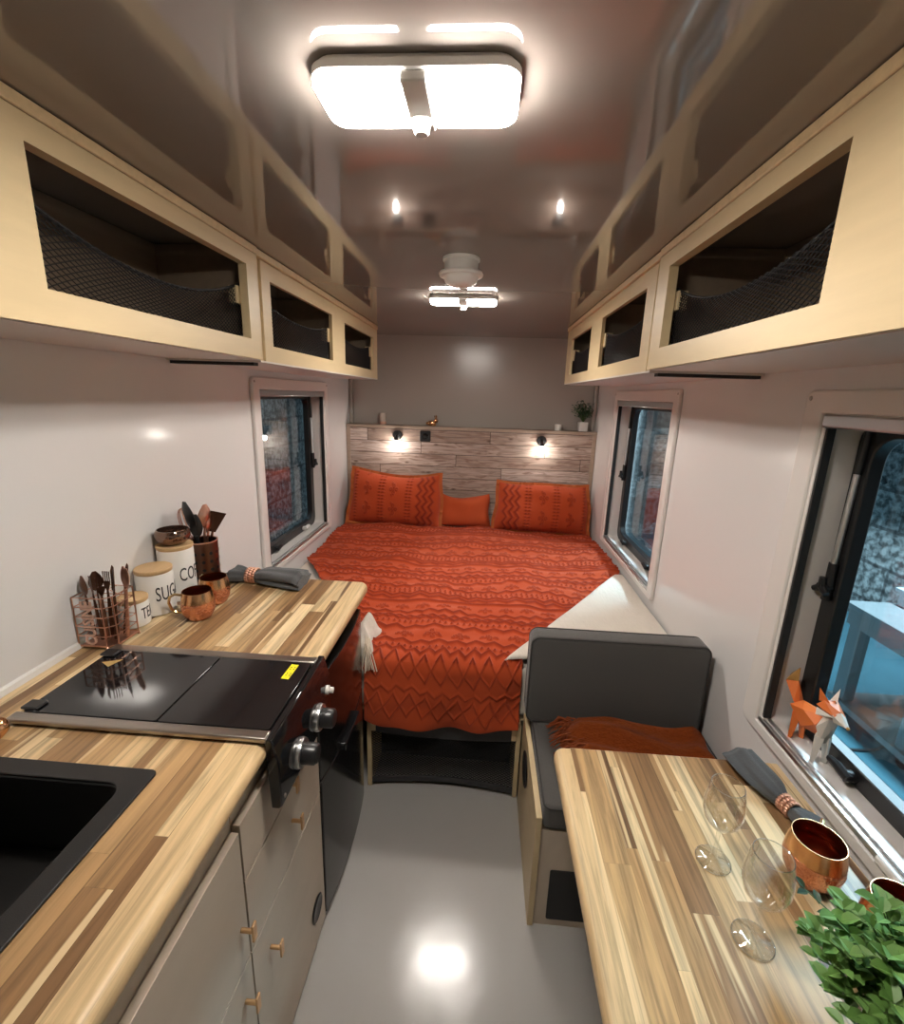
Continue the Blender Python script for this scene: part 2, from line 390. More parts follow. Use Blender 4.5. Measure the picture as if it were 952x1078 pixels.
# ------------------------------------------------------------------ windows
def window(idx, side, x, hole, tw, far_stay=True):
    """side -1: in the kitchen wall, +1: in the table wall; built into the hole through the wall"""
    y0, y1, z0, z1 = hole; s = side
    w = bpy.data.objects.new(f'window_{idx}', None); COL.objects.link(w); w.location = (x, (y0+y1)/2, z0); w['kind'] = 'structure'
    X = lambda d: x+s*d                       # d > 0 goes outwards
    o = rrect(y0-tw, y1+tw, z0-tw*.45, z1+.055, .022); i = rrect(y0, y1, z0, z1, .004)
    MB().ring(o, i, X(-.018), X(0), 'x').build('window_frame', M_TRIM, w, bevel=.005)
    # reveal lining, flush through the wall
    e = .012
    MB().ring(rrect(y0, y1, z0, z1, .003), rrect(y0+e, y1-e, z0+e, z1-e, .02), X(-.012), X(WT+.02), 'x').build('reveal', M_TRIM, w, bevel=.002)
    # roller blind cassette + bottom rail, side channels
    MB().box(min(X(-.016), X(.012)), max(X(-.016), X(.012)), y0+.002, y1-.002, z1-.034, z1-.002).build('blind_cassette', M_ALU, w, bevel=.005)
    rail = MB().box(min(X(-.015), X(-.004)), max(X(-.015), X(-.004)), y0+.004, y1-.004, z0+.002, z0+.016)
    rail.box(min(X(.002), X(.012)), max(X(.002), X(.012)), y0+.004, y1-.004, z0+.004, z0+.019)
    rail.build('blind_rail', M_ALU, w, bevel=.003)
    for yy in (y0+.0125, y1-.0195):
        MB().box(min(X(-.010), X(.010)), max(X(-.010), X(.010)), yy, yy+.007, z0+.02, z1-.036).build('blind_channel', M_RUBBER if yy > y0+.1 else M_ALU, w)
    # outer hinged frame and double acrylic pane
    fo = rrect(y0+e, y1-e, z0+e, z1-e, .05); fi = rrect(y0+.062, y1-.062, z0+.058, z1-.05, .06)
    MB().ring(fo, fi, X(WT-.012), X(WT+.024), 'x').build('sash', M_BLACKP, w, bevel=.004)
    for d in (.026, .040):
        MB().prism(rrect(y0-.01, y1+.01, z0-.01, z1+.01, .05), X(WT+d), X(WT+d+.003), 'x').build('pane', M_PANE, w, smooth=0)
    # friction stays, catch knobs
    for yy in (y0+.040, y1-.040):
        st = MB(); st.tube([(X(WT-.022), yy, z0+.49), (X(WT-.018), yy, z0+.73)], .0075, 10).build('stay', M_SILVER, w)
        st2 = MB(); st2.tube([(X(WT-.018), yy, z0+.73), (X(WT-.012), yy, z1-.03)], .010, 10)
        st2.tube([(X(WT-.022), yy, z0+.40), (X(WT-.022), yy, z0+.50)], .011, 10)
        st2.build('stay_sleeve', M_BLACKP, w)
        kb = MB()
        for a in range(3):
            t = R(90+120*a); kb.tube([(X(WT-.038), yy, z0+.435), (X(WT-.040), yy+.026*math.cos(t), z0+.435+.026*math.sin(t))], [.010, .008], 8)
        kb.tube([(X(WT-.015), yy, z0+.435), (X(WT-.046), yy, z0+.435)], .011, 10)
        kb.build('stay_knob', M_BLACKP, w)
    for yy in (y0+.24, y1-.24):
        c = MB(); c.tube([(X(WT-.012), yy, z0+.034), (X(WT-.036), yy, z0+.038)], .014, 10)
        c.tube([(X(WT-.034), yy-.012, z0+.036), (X(WT-.038), yy+.022, z0+.046), (X(WT-.034), yy+.052, z0+.040)], [.012, .011, .008], 8)
        c.build('catch', M_WHITE if idx == 1 and yy > y0+.3 else M_BLACKP, w)
    # screw caps in the frame's upper corners
    for yy in (y0-tw*.75, y1+tw*.75):
        MB().lathe([(0.001, 0), (.006, 0), (.005, .002), (.001, .003)], mx=axis_mx((X(-.018), yy, z1+.035), (-s, 0, 0)), seg=10).build('screw_cap', M_STEEL, w)
    return w
window(1, -1, XL, W1, .062)
window(2, 1, XR, W2, .062)
w3 = window(3, 1, XR, W3, .070)
MB().box(XR-.026, XR-.010, .74, .80, .732, .752).build('blind_pull', M_WHITE, w3, bevel=.006)

# ------------------------------------------------------------------ overhead cabinets
CZ0, CZ1 = 1.707, 2.043
def net_mb(xf, y0, y1, z0, zt, sag, cell=.0125, bulge=.02, sgn=1):
    """diamond netting between y0..y1, from z0 up to a sagging hem"""
    mb = MB(); ni = max(6, int((y1-y0)/(cell*.62))); nj = max(6, int((zt-z0)/(cell*.42)))
    idx = {}
    def P(i, j):
        if (i, j) in idx: return idx[(i, j)]
        s = i/ni; t = j/nj; top = zt-sag*4*s*(1-s)
        z = z0+(top-z0)*t; x = xf+sgn*bulge*math.sin(PI*s)*math.sin(PI*t*.8)
        mb.v.append((x, y0+(y1-y0)*s, z)); idx[(i, j)] = len(mb.v)-1; return idx[(i, j)]
    for i in range(1, ni):
        for j in range(1, nj):
            if (i+j) % 2: mb.f.append((P(i-1, j), P(i, j-1), P(i+1, j), P(i, j+1))); mb.mi.append(0)
    return mb
def add_net(parent, xf, y0, y1, z0, zt, sag, sgn, cell=.0155, thick=.0032):
    o = net_mb(xf, y0, y1, z0, zt, sag, cell, .02, sgn).build('net', M_NET, parent, smooth=0, fix=False)
    md = o.modifiers.new('wire', 'WIREFRAME'); md.thickness = thick; md.use_replace = True; md.use_even_offset = False
    hem = MB(); n = 24
    hem.tube([(xf+sgn*.001, y0+(y1-y0)*k/n, zt-sag*4*(k/n)*(1-k/n)) for k in range(n+1)], .004, 6)
    hem.build('net_hem', M_NET, o)
def face_with_holes(mb, xa, xb, y0, y1, z0, z1, holes, m=0):
    ys = y0
    for (a, b, c, d) in holes:
        mb.box(xa, xb, ys, a, z0, z1, m); mb.box(xa, xb, a, b, z0, c, m); mb.box(xa, xb, a, b, d, z1, m); ys = b
    mb.box(xa, xb, ys, y1, z0, z1, m)
def overhead(side, xf, xw, label_near, label_far, near, far):
    s = side                                     # +1: face looks towards +x (kitchen side), -1: towards -x
    ya, yb, hole = near; T = .018
    B = lambda mb, d0, d1, *r, **k: mb.box(min(xf-s*d0, xf-s*d1), max(xf-s*d0, xf-s*d1), *r, **k)
    xin = abs(xw-xf)-.002
    # unit with the lift-up door
    t = thing('overhead_cabinet', label_near, 'cabinet', (xf, (ya+yb)/2, CZ0), 'plywood overhead cabinets')
    c = MB(); B(c, .02, xin, ya, yb, CZ0+.006, CZ0+.006+T); B(c, xin-T, xin, ya, yb, CZ0+.006+T, CZ1)
    B(c, .02, xin-T, ya, ya+T, CZ0+.006+T, CZ1); B(c, .02, xin-T, yb-T, yb, CZ0+.006+T, CZ1)
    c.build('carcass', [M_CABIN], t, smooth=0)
    u = MB(); B(u, .004, xin, ya, yb, CZ0, CZ0+.006); u.build('underside_panel', M_UNDER, t)
    d = MB(); face_with_holes(d, min(xf+s*.006, xf-s*.019), max(xf+s*.006, xf-s*.019), ya+.003, yb-.004, CZ0+.002, CZ1-.024, [hole])
    dd = d.build('door', M_PLY, t, smooth=0)
    tr = MB(); B(tr, -.008, .03, ya, yb, CZ1-.022, CZ1); tr.build('top_rail', M_PLYEDGE, t, bevel=.003)
    add_net(t, xf-s*.032, hole[0]-.03, hole[1]+.02, hole[2]-.02, hole[2]+.16, .075, s)
    cl = MB(); B(cl, .022, .05, hole[1]-.012, hole[1]+.022, hole[2]+.10, hole[2]+.15); cl.build('net_cleat', M_PLY, t, bevel=.002)
    # long unit with two openings
    yc, yd, holes = far
    t = thing('overhead_cabinet', label_far, 'cabinet', (xf, (yc+yd)/2, CZ0), 'plywood overhead cabinets')
    c = MB(); B(c, .02, xin, yc, yd, CZ0, CZ0+T); B(c, xin-T, xin, yc, yd, CZ0+T, CZ1); B(c, .02, xin-T, yc, yc+T, CZ0+T, CZ1); B(c, .02, xin-T, yd-T, yd, CZ0+T, CZ1)
    ym = (holes[0][1]+holes[1][0])/2; B(c, .02, xin-T, ym-T/2, ym+T/2, CZ0+T, CZ1)
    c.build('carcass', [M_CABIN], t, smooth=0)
    u = MB(); B(u, .004, xin, yc, yd, CZ0-.006, CZ0); u.build('underside_panel', M_UNDER, t)
    f = MB(); face_with_holes(f, min(xf-s*.006, xf-s*.021), max(xf-s*.006, xf-s*.021), yc+.042, yd, CZ0-.006, CZ1-.024, holes); f.build('face_frame', M_PLY, t, smooth=0)
    pst = MB(); B(pst, .014, .021, yc+.002, yc+.0415, CZ0-.004, CZ1-.024); pst.build('joint_post', M_PLYEDGE, t)
    e = MB(); B(e, .004, xin, yd, yd+.004, CZ0-.004, CZ1-.02); e.build('end_panel', M_PLY, t)
    tr = MB(); B(tr, -.003, .03, yc, yd, CZ1-.022, CZ1); tr.build('top_rail', M_PLYEDGE, t, bevel=.003)
    for h in holes:
        add_net(t, xf-s*.032, h[0]-.02, h[1]+.01, h[2]-.02, h[2]+.145, .035, s)
        cl = MB(); B(cl, .022, .055, h[1]-.014, h[1]+.02, h[2]+.085, h[2]+.145); cl.build('net_cleat', M_PLY, t, bevel=.002)
    k = MB(); B(k, .035, xin-.005, yc+.012, yc+.042, CZ0-.016, CZ0-.006); k.build('edge_strip', M_BLACKP, t)
overhead(1, -.7385, XL, 'birch plywood overhead cabinet with lift-up netted door above the black hob', 'long birch plywood overhead cabinet with two netted openings, kitchen side',
         (-.25, 1.556, (.79, 1.482, 1.766, 1.978)), (1.558, 3.25, [(1.664, 2.317, 1.760, 1.967), (2.52, 3.142, 1.757, 1.960)]))
overhead(-1, .4935, XR, 'birch plywood overhead cabinet with lift-up netted door above the dining table', 'long birch plywood overhead cabinet with two netted openings, table side',
         (-.25, 1.535, (.785, 1.447, 1.764, 1.978)), (1.537, 3.15, [(1.664, 2.255, 1.758, 1.967), (2.475, 3.016, 1.755, 1.962)]))

# ------------------------------------------------------------------ ceiling lights, vent, sconces, socket
def ceiling_light(label, loc, w=.274, d=.125):
    x, y = loc; t = thing('ceiling_light', label, 'light', (x, y, CE), 'twin-panel ceiling lights')
    o = rrect(x-w/2, x+w/2, y-d/2, y+d/2, .032); h = MB()
    n = len(o); zt = CE-.001
    def sc_(k): return [(x+(a-x)*(1-k/(w/2)), y+(b-y)*(1-k/(d/2))) for a, b in o]
    rings = [(sc_(.006), zt), (sc_(.006), zt-.006), (sc_(0), zt-.007), (sc_(0), zt-.017), (sc_(.002), zt-.0185)]
    vs = []; fs = []
    for pl, z in rings: vs += [(a, b, z) for a, b in pl]
    for i in range(len(rings)-1):
        for j in range(n): l = (j+1) % n; fs.append((i*n+j, i*n+l, (i+1)*n+l, (i+1)*n+j))
    fs += [tuple(range(n)), tuple((len(rings)-1)*n+j for j in range(n))[::-1]]
    h.add(vs, fs).build('housing', M_WHITE, t)
    for s in (-1, 1):
        xa, xb = sorted((x+s*.020, x+s*(w/2-.0015)))
        rad = .028; oc = xb if s > 0 else xa; cr = [rad if cx == oc else .004 for cx in (xb, xb, xa, xa)]
        p = rrect(xa, xb, y-d/2+.0015, y+d/2-.0015, cr)
        MB().prism(p, zt-.0265, zt-.0187, 'z').build('diffuser', M_LAMP, t, bevel=.0035, seg=3)
    MB().box(x-.0185, x+.0185, y-d/2+.003, y+d/2-.003, zt-.031, zt-.0187).build('centre_strip', M_WHITE, t, bevel=.003)
    k = MB(); k.lathe([(.001, 0), (.0155, 0), (.0155, -.004), (.012, -.006), (.012, -.016), (.009, -.019), (.001, -.019)], (x, y+.030, zt-.0312), 20)
    k.build('switch', M_WHITE, t)
ceiling_light('big twin-panel ceiling light with round switch above the hob', (-.115, .784), .286, .130)
ceiling_light('twin-panel ceiling light beyond the round roof vent, over the bed', (-.122, 2.27), .30, .13)
t = thing('roof_vent', 'round white mushroom roof vent between the two ceiling lights', 'vent', (-.10, 1.66, CE))
MB().lathe([(.001, 0), (.060, 0), (.060, -.008), (.055, -.012), (.055, -.040), (.001, -.040)], (-.10, 1.66, CE), 32).build('neck', M_WHITE, t)
MB().lathe([(.02, -.036), (.070, -.042), (.073, -.048), (.070, -.054), (.058, -.056), (.050, -.074), (.03, -.084), (.001, -.086)], (-.10, 1.66, CE), 32).build('cap', M_WHITE, t)
HB = 3.600
def sconce(label, x, z):
    t = thing('wall_sconce', label, 'light', (x, HB, z), 'bedside wall sconces')
    m = axis_mx((x, HB-.0005, z), (0, -1, 0))
    MB().lathe([(.001, 0), (.037, 0), (.037, .010), (.032, .016), (.001, .017)], mx=m, seg=28).build('backplate', M_BLACKP, t)
    MB().tube([(x, HB-.014, z), (x, HB-.045, z-.004), (x, HB-.062, z-.022), (x, HB-.066, z-.040)], [.009, .009, .012, .017], 12).build('arm', M_BLACKP, t)
    MB().lathe([(.001, .020), (.010, .018), (.015, .010), (.017, 0), (.015, -.010), (.008, -.016), (.001, -.018)], (x, HB-.067, z-.056), 20).build('bulb', M_BULB, t)
sconce('small black wall sconce with glowing bulb beside the square socket', -.668, 1.305)
sconce('small black wall sconce with glowing bulb under the potted plant end of the ledge', .434, 1.300)
t = thing('wall_socket', 'square black socket on the plank headboard', 'socket', (-.452, HB, 1.303))
MB().prism(rrect(-.493, -.411, 1.262, 1.344, .008), HB-.011, HB-.0005, 'y').build('faceplate', M_BLACKP, t, bevel=.003)
MB().lathe([(.001, 0), (.024, 0), (.022, .004), (.001, .002)], mx=axis_mx((-.452, HB-.011, 1.303), (0, -1, 0)), seg=20).build('socket_cup', M_GLOSSB, t)

# ------------------------------------------------------------------ headboard with ledge
t = thing('headboard', 'whitewashed plank headboard with a narrow ledge along the top', 'headboard', (-.11, HB, .40))
MB().box(XL+.032, XR-.032, HB, YB-.001, .40, 1.355).build('plank_panel', M_PLANK, t, smooth=0)
MB().box(XL+.002, XR-.002, HB-.012, YB-.001, 1.355, 1.378).build('ledge', M_LEDGE, t, bevel=.003)
for x0, x1 in ((XL+.002, XL+.032), (XR-.032, XR-.002)):
    MB().box(x0, x1, HB-.004, YB-.03, .40, 1.355).build('side_trim', M_LEDGE, t, bevel=.003)
ZS = 1.3785
cp = thing('candle_holder', 'tall pale candle cup with copper foot standing on the ledge', 'candle', (-.793, 3.655, ZS), 'ledge decorations')
MB().lathe([(.001, 0), (.026, 0), (.026, .022), (.0255, .023), (.001, .023)], (-.793, 3.655, ZS), 20).build('foot', M_ROSE, cp)
MB().lathe([(.001, .0232), (.026, .0232), (.027, .085), (.024, .085), (.023, .06), (.001, .06)], (-.793, 3.655, ZS), 20).build('cup', M_CANDLE, cp)
cp = thing('candle_holder', 'short white candle cup on the ledge beside the potted plant', 'candle', (.560, 3.655, ZS), 'ledge decorations')
MB().lathe([(.001, 0), (.026, 0), (.028, .045), (.025, .045), (.024, .03), (.001, .03)], (.560, 3.655, ZS), 20).build('cup', M_CERAMIC, cp)
# copper animal ornament
rb = MB()
def blob(mb, c, rx, ry, rz, seg=14, ring=8, m=None):
    mb.lathe([(max(.02, math.sin(PI*k/ring)), -math.cos(PI*k/ring)) for k in range(ring+1)], mx=Matrix.Translation(c) @ Matrix.Diagonal((rx, ry, rz, 1)), seg=seg, m=m)
blob(rb, (-.412, 3.655, ZS+.021), .034, .020, .021); blob(rb, (-.378, 3.655, ZS+.040), .017, .014, .016)
rb.tube([(-.380, 3.650, ZS+.05), (-.384, 3.646, ZS+.068), (-.391, 3.644, ZS+.080)], [.006, .006, .002], 6)
rb.tube([(-.376, 3.660, ZS+.05), (-.376, 3.663, ZS+.070), (-.380, 3.665, ZS+.084)], [.006, .006, .002], 6)
blob(rb, (-.446, 3.655, ZS+.020), .010, .010, .010); blob(rb, (-.392, 3.645, ZS+.007), .016, .009, .007)
tag(rb.build('rabbit_ornament', M_COPPER, origin=(-.41, 3.655, ZS)), 'small shiny copper rabbit ornament on the headboard ledge', 'ornament', 'ledge decorations')

def leaf(mb, base, d, up, ln, wd, m=0, fold=.25):
    d = Vector(d).normalized(); u = Vector(up); s = d.cross(u); s = s.normalized() if s.length > 1e-4 else d.orthogonal().normalized()
    n = s.cross(d); b = Vector(base)
    pts = [b]
    for t, w in ((.3, .8), (.62, .9), (.85, .5)):
        c = b+d*ln*t-n*ln*.12*t*t
        pts += [c+s*wd*w*.5+n*wd*fold*w, c, c-s*wd*w*.5+n*wd*fold*w]
    pts.append(b+d*ln-n*ln*.14)
    mb.add(pts, [(0, 2, 1), (0, 3, 2), (1, 2, 5, 4), (2, 3, 6, 5), (4, 5, 8, 7), (5, 6, 9, 8), (7, 8, 10), (8, 9, 10)], m)
# little plant on the ledge
px, py = .742, 3.655
t = thing('potted_plant', 'little dark green plant in a square white pot on the ledge', 'plant', (px, py, ZS), 'ledge decorations')
MB().prism(rrect(px-.034, px+.034, py-.034, py+.034, .008), ZS, ZS+.068, 'z').build('pot', M_POT, t, bevel=.003)
st = MB(); lf = MB(); rg = random.Random(3)
for k in range(24):
    a = rg.uniform(0, 2*PI); ex = rg.uniform(.03, .10); hh = rg.uniform(.04, .15)
    p0 = Vector((px, py, ZS+.066)); p2 = Vector((px+ex*math.cos(a), min(py+ex*math.sin(a)*.6, YB-.03), ZS+.066+hh)); p1 = (p0+p2)/2+Vector((0, 0, .02))
    if p2.x > XR-.04: p2.x = XR-.04
    st.tube([p0, p1, p2], .0013, 5)
    for j in range(7):
        q = p0.lerp(p2, .35+.65*j/6)+Vector((0, 0, .012)); leaf(lf, q, (rg.uniform(-1, 1), rg.uniform(-1, .3), rg.uniform(-.2, .9)), (0, 0, 1), .026, .015)
st.build('stems', M_STEM, t); lf.build('foliage', M_LEAFD, t, fix=False)

# ------------------------------------------------------------------ worktop
ZC, TC = .920, .042
t = thing('worktop', 'acacia butcher block kitchen worktop with rounded front edge along the wall', 'worktop', (-.74, .8, ZC-TC))
SX0, SX1, SY0, SY1 = -.930, -.598, -.02, .660       # sink cut-out
HY0, HY1 = .776, 1.062                              # hob cut-out
FX = -.411; YN = -.35; YE = 1.632; NW = .060
top = MB(); z0, z1 = ZC-TC, ZC
top.box(XL+.001, FX-NW, SY1, HY0, z0, z1)
top.box(XL+.001, SX0, YN, SY1, z0, z1); top.box(SX1, FX-NW, YN, SY1, z0, z1); top.box(SX0, SX1, YN, SY0, z0, z1)
top.box(XL+.001, -.968, HY0, HY1, z0, z1)
top.rslab([(XL+.001, HY1), (FX-NW, HY1), (FX-NW, YE), (XL+.001, YE)], z0, z1, .017, [0, 0, 1, 0])
top.build('slab', M_BLOCK, t, smooth=50)
ns = MB(); ns.rslab([(FX-NW, YN), (FX, YN), (FX, HY0), (FX-NW, HY0)], z0, z1, .020, [0, 1, 0, 0])
cr = [(FX-.035+.035*math.cos(R(a)), YE-.035+.035*math.sin(R(a))) for a in range(0, 91, 15)]
pl = [(FX-NW, HY1), (FX, HY1)]+cr+[(FX-NW, YE)]
ns.rslab(pl, z0, z1, .017, [0]+[1]*(len(pl)-2)+[0])
ns.build('front_edge', M_NOSE, t, smooth=50)

# ------------------------------------------------------------------ sink
t = thing('sink', 'black composite kitchen sink let into the worktop', 'sink', (-.755, .3, ZC))
ro = rrect(-.955, -.573, -.05, .684, .012); ri = rrect(-.915, -.612, .0, .648, .03)
MB().ring(ro, ri, ZC+.0005, ZC+.006, 'z').build('rim', M_SINK, t, bevel=.002)
bs = MB(); ro2 = rrect(-.9285, -.600, -.012, .6585, .03); n = len(ri)
bs.ring(ro2, ri, ZC-.165, ZC-.001, 'z'); bs.prism(ro2, ZC-.175, ZC-.165, 'z'); bs.build('basin', M_SINK, t, bevel=.003)
dr = MB(); dr.lathe([(.001, 0), (.045, 0), (.042, .004), (.03, .001), (.001, .001)], (-.76, .30, ZC-.165), 28); dr.build('drain', M_STEEL, t)

# ------------------------------------------------------------------ hob
t = thing('hob', 'black glass-lidded gas hob with two silver-collared knobs', 'hob', (-.68, .92, ZC))
MB().box(-.965, -.432, HY0+.002, HY1-.002, ZC-.07, ZC+.004).build('body', M_BLACKP, t)
for ya, yb in ((HY0-.008, HY0+.018), (HY1-.016, HY1+.010)):
    MB().box(-.967, -.409, ya, yb, ZC+.0045, ZC+.016).build('steel_strip', M_STEEL, t, bevel=.003)
for xa, xb in ((-.955, -.6585), (-.6555, -.415)):
    MB().prism(rrect(xa, xb, HY0+.020, HY1-.018, .006), ZC+.010, ZC+.0155, 'z').build('glass_lid', M_GLOSSB, t, bevel=.0012)
for ya in (HY0+.022, HY1-.052):
    MB().box(-.963, -.925, ya, ya+.030, ZC+.0157, ZC+.022).build('lid_hinge', M_BLACKP, t, bevel=.003)
# front panel: drops in front of the worktop edge
PXF = -.385
pp = MB(); pp.prism([(-.414, ZC+.012), (-.398, ZC+.012), (PXF, ZC-.045), (PXF, ZC-.150), (-.392, ZC-.156), (-.4085, ZC-.156)], HY0-.006, HY1+.026, 'y')
pp.build('control_panel', M_GLOSSB, t, bevel=.003)
for yk in (.865, .985):
    mk = axis_mx((PXF, yk, ZC-.098), (1, 0, 0))
    kn = MB().lathe([(.001, .012), (.024, .012), (.0235, .040), (.019, .045), (.001, .045)], mx=mk, seg=28).build('knob', M_BLACKP, t)
    cl = MB().lathe([(.001, 0), (.033, 0), (.034, .004), (.032, .012), (.001, .012)], mx=mk, seg=32); cl.build('collar', M_SILVER, kn)
    kn['label'] = 'black knob on silver collar'
bt = MB().lathe([(.001, 0), (.012, 0), (.012, .006), (.008, .008), (.008, .018), (.001, .020)], mx=axis_mx((PXF, 1.058, ZC-.070), (1, 0, 0)), seg=16).build('ignition_button', M_CERAMIC, t)
MB().lathe([(.001, 0), (.005, 0), (.004, .002), (.001, .003)], mx=axis_mx((PXF, .785, ZC-.135), (1, 0, 0)), seg=10).build('screw', M_STEEL, t)
ZL = ZC+.0157
MB().prism([(-.935, .985), (-.905, .968), (-.893, 1.003)], ZL, ZL+.0006, 'z').build('warning_label', M_GOLD, t, smooth=0)
yl = MB().prism([(-.466, .970), (-.446, .968), (-.444, 1.030), (-.464, 1.032)], ZL, ZL+.0006, 'z').build('yellow_label', M_YELLOW, t, smooth=0)
dd = MB()
for yy in (.982, .990, 1.008, 1.016):
    for xx in (-.460, -.451): dd.box(xx, xx+.003, yy, yy+.003, ZL+.0006, ZL+.0009)
dd.build('print', M_INK, yl, smooth=0)

# ------------------------------------------------------------------ kitchen base cabinets
DX = -.428                                            # outer face of the doors
def t_knob(parent, y, z):
    k = MB(); k.tube([(DX, y, z), (DX+.026, y, z)], .0048, 12)
    k.box(DX+.024, DX+.029, y-.007, y+.007, z-.020, z+.020); return k.build('knob', M_KNOB, parent, bevel=.0012)
def panel(parent, name, y0, y1, z0, z1, holes=None):
    mb = MB().box(DX-.016, DX, y0, y1, z0, z1)
    o = mb.build(name, M_CAB, parent, smooth=0, bevel=.0008); return o
t = thing('base_cabinet', 'whitewashed plywood base cabinet with two doors under the sink', 'cabinet', (-.75, .2, 0), 'kitchen base cabinets')
cc = MB(); cc.box(-1.06, DX-.018, YN, YN+.018, 0, ZC-TC-.001); cc.box(-1.06, DX-.018, .664, .682, 0, ZC-TC-.001); cc.box(-1.06, DX-.018, YN+.018, .664, .03, .048)
cc.box(DX-.036, DX-.018, YN+.018, .664, .790, ZC-TC-.001); cc.box(DX-.05, DX-.036, YN+.018, .664, .0, .03)
cc.build('carcass', M_CAB, t, smooth=0)
d = panel(t, 'door', -.05, .678, .496, .802); t_knob(d, .655, .592)
d = panel(t, 'door', -.05, .679, .030, .4918); t_knob(d, .645, .415)
t = thing('drawer_cabinet', 'whitewashed plywood drawer unit between the sink cupboard and the fridge', 'cabinet', (-.75, .9, 0), 'kitchen base cabinets')
cc = MB(); cc.box(-1.06, DX-.018, .684, .702, 0, .84); cc.box(-1.06, DX-.018, 1.070, 1.088, 0, .84); cc.box(-1.06, DX-.018, .702, 1.070, .02, .038); cc.box(DX-.05, DX-.036, .702, 1.07, 0, .02)
cc.box(DX-.036, DX-.018, .702, 1.070, .74, .84)
cc.build('carcass', M_CAB, t, smooth=0)
d = panel(t, 'drawer', .684, 1.088, .6785, .812); t_knob(d, .886, .712)
d = panel(t, 'drawer', .684, 1.088, .4895, .6745); t_knob(d, .900, .590)
d = panel(t, 'door', .684, 1.088, .014, .4855); t_knob(d, .755, .395)
g = MB(); mg = axis_mx((DX, 1.020, .140), (1, 0, 0)); g.lathe([(.001, 0), (.034, 0), (.038, .003), (.034, .006), (.028, .004), (.001, .003)], mx=mg, seg=28); g.build('vent_grommet', M_BLACKP, d)

# ------------------------------------------------------------------ fridge
t = thing('fridge', 'glossy black fridge with curved door under the end of the worktop', 'fridge', (-.72, 1.32, 0))
MB().box(-1.05, -.452, 1.094, 1.556, .0, .845).build('body', M_BLACKP, t, bevel=.003)
def bowed(y0, y1, z0, z1, xb, xf, bow):
    n = 14; p = [(xb, y0)]+[(xf+bow*(1-(2*k/n-1)**2), y0+(y1-y0)*k/n) for k in range(n+1)]+[(xb, y1)]
    return MB().prism(p, z0, z1, 'z')
FY0, FY1 = 1.096, 1.555
bowed(FY0, FY1, .520, .842, -.450, -.425, .016).build('door', M_FRIDGE, t, bevel=.003)
d = bowed(FY0, FY1, .018, .512, -.450, -.425, .016).build('door', M_FRIDGE, t, bevel=.003)
h = MB(); h.prism(rrect(1.235, 1.40, .500, .530, .006), -.415, -.392, 'x'); h.build('latch', M_GLOSSB, d, bevel=.004)

# ------------------------------------------------------------------ bed
ZM = .600; BY0 = 1.622
t = thing('bed', 'plywood bed platform with black netted storage opening below', 'bed', (-.11, 2.6, 0))
MB().box(XL+.004, XR-.004, 1.640, HB-.006, .350, .372).build('platform', M_PLY, t)
MB().box(-.420, .196, 1.612, 1.630, .336, .372).build('front_rail', M_PLY, t, bevel=.002)
for xa in (-.424, .184): MB().box(xa, xa+.018, 1.612, 3.2, 0, .350).build('side_panel', M_PLY, t, bevel=.0015)
for s, xa in ((1, -.405), (-1, .183)):
    b = MB(); b.box(min(xa, xa+s*.055), max(xa, xa+s*.055), 1.603, 1.6115, .335, .352); b.box(min(xa, xa+s*.018), max(xa, xa+s*.018), 1.603, 1.6115, .28, .335); b.build('bracket', M_PLYEDGE, t)
MB().box(XL+.01, XR-.01, 3.30, 3.32, 0, .349).build('back_panel', M_CABIN, t)
# storage net with bands
nt_ = net_mb(0, -.405, .183, .035, .262, .012, .014, 0)
nt_.v = [(p[1], 1.622+.02*math.sin(PI*(p[1]+.405)/.588), p[2]) for p in nt_.v]
o = nt_.build('net', M_NET, t, smooth=0, fix=False); md = o.modifiers.new('wire', 'WIREFRAME'); md.thickness = .0032; md.use_even_offset = False
def band(z0f, z1f, name, m):
    n = 20; mb = MB(); vs = []
    for k in range(n+1):
        s = k/n; x = -.405+.588*s; y = 1.615+.02*math.sin(PI*s)
        vs += [(x, y, z0f(s)), (x, y, z1f(s)), (x, y+.006, z1f(s)), (x, y+.006, z0f(s))]
    fs = [(4*k+i, 4*k+(i+1) % 4, 4*k+4+(i+1) % 4, 4*k+4+i) for k in range(n) for i in range(4)]+[(0, 1, 2, 3), (4*n+3, 4*n+2, 4*n+1, 4*n)]
    mb.add(vs, fs).build(name, m, o)
sg = lambda s: 4*s*(1-s)
band(lambda s: .268-.030*sg(s), lambda s: .322-.016*sg(s), 'net_band', M_NETBAND)
band(lambda s: .012+.012*sg(s), lambda s: .040+.010*sg(s), 'net_band', M_NETBAND)
MB().box(-.406, .184, 1.80, 1.815, .001, .345).build('underbed_shade', M_RUBBER, t)  # black sheet standing in for the shade under the bed behind the net
# mattress
mt = MB(); pr = rrect(XL+.006, XR-.006, BY0, HB-.008, .03, 4); mt.rslab(pr, .373, ZM, .03, [1]*len(pr), 5)
tag(mt.build('mattress', M_MATTRESS, origin=(-.11, 2.6, .373)), 'cream mattress under the rust red bedspread', 'mattress')

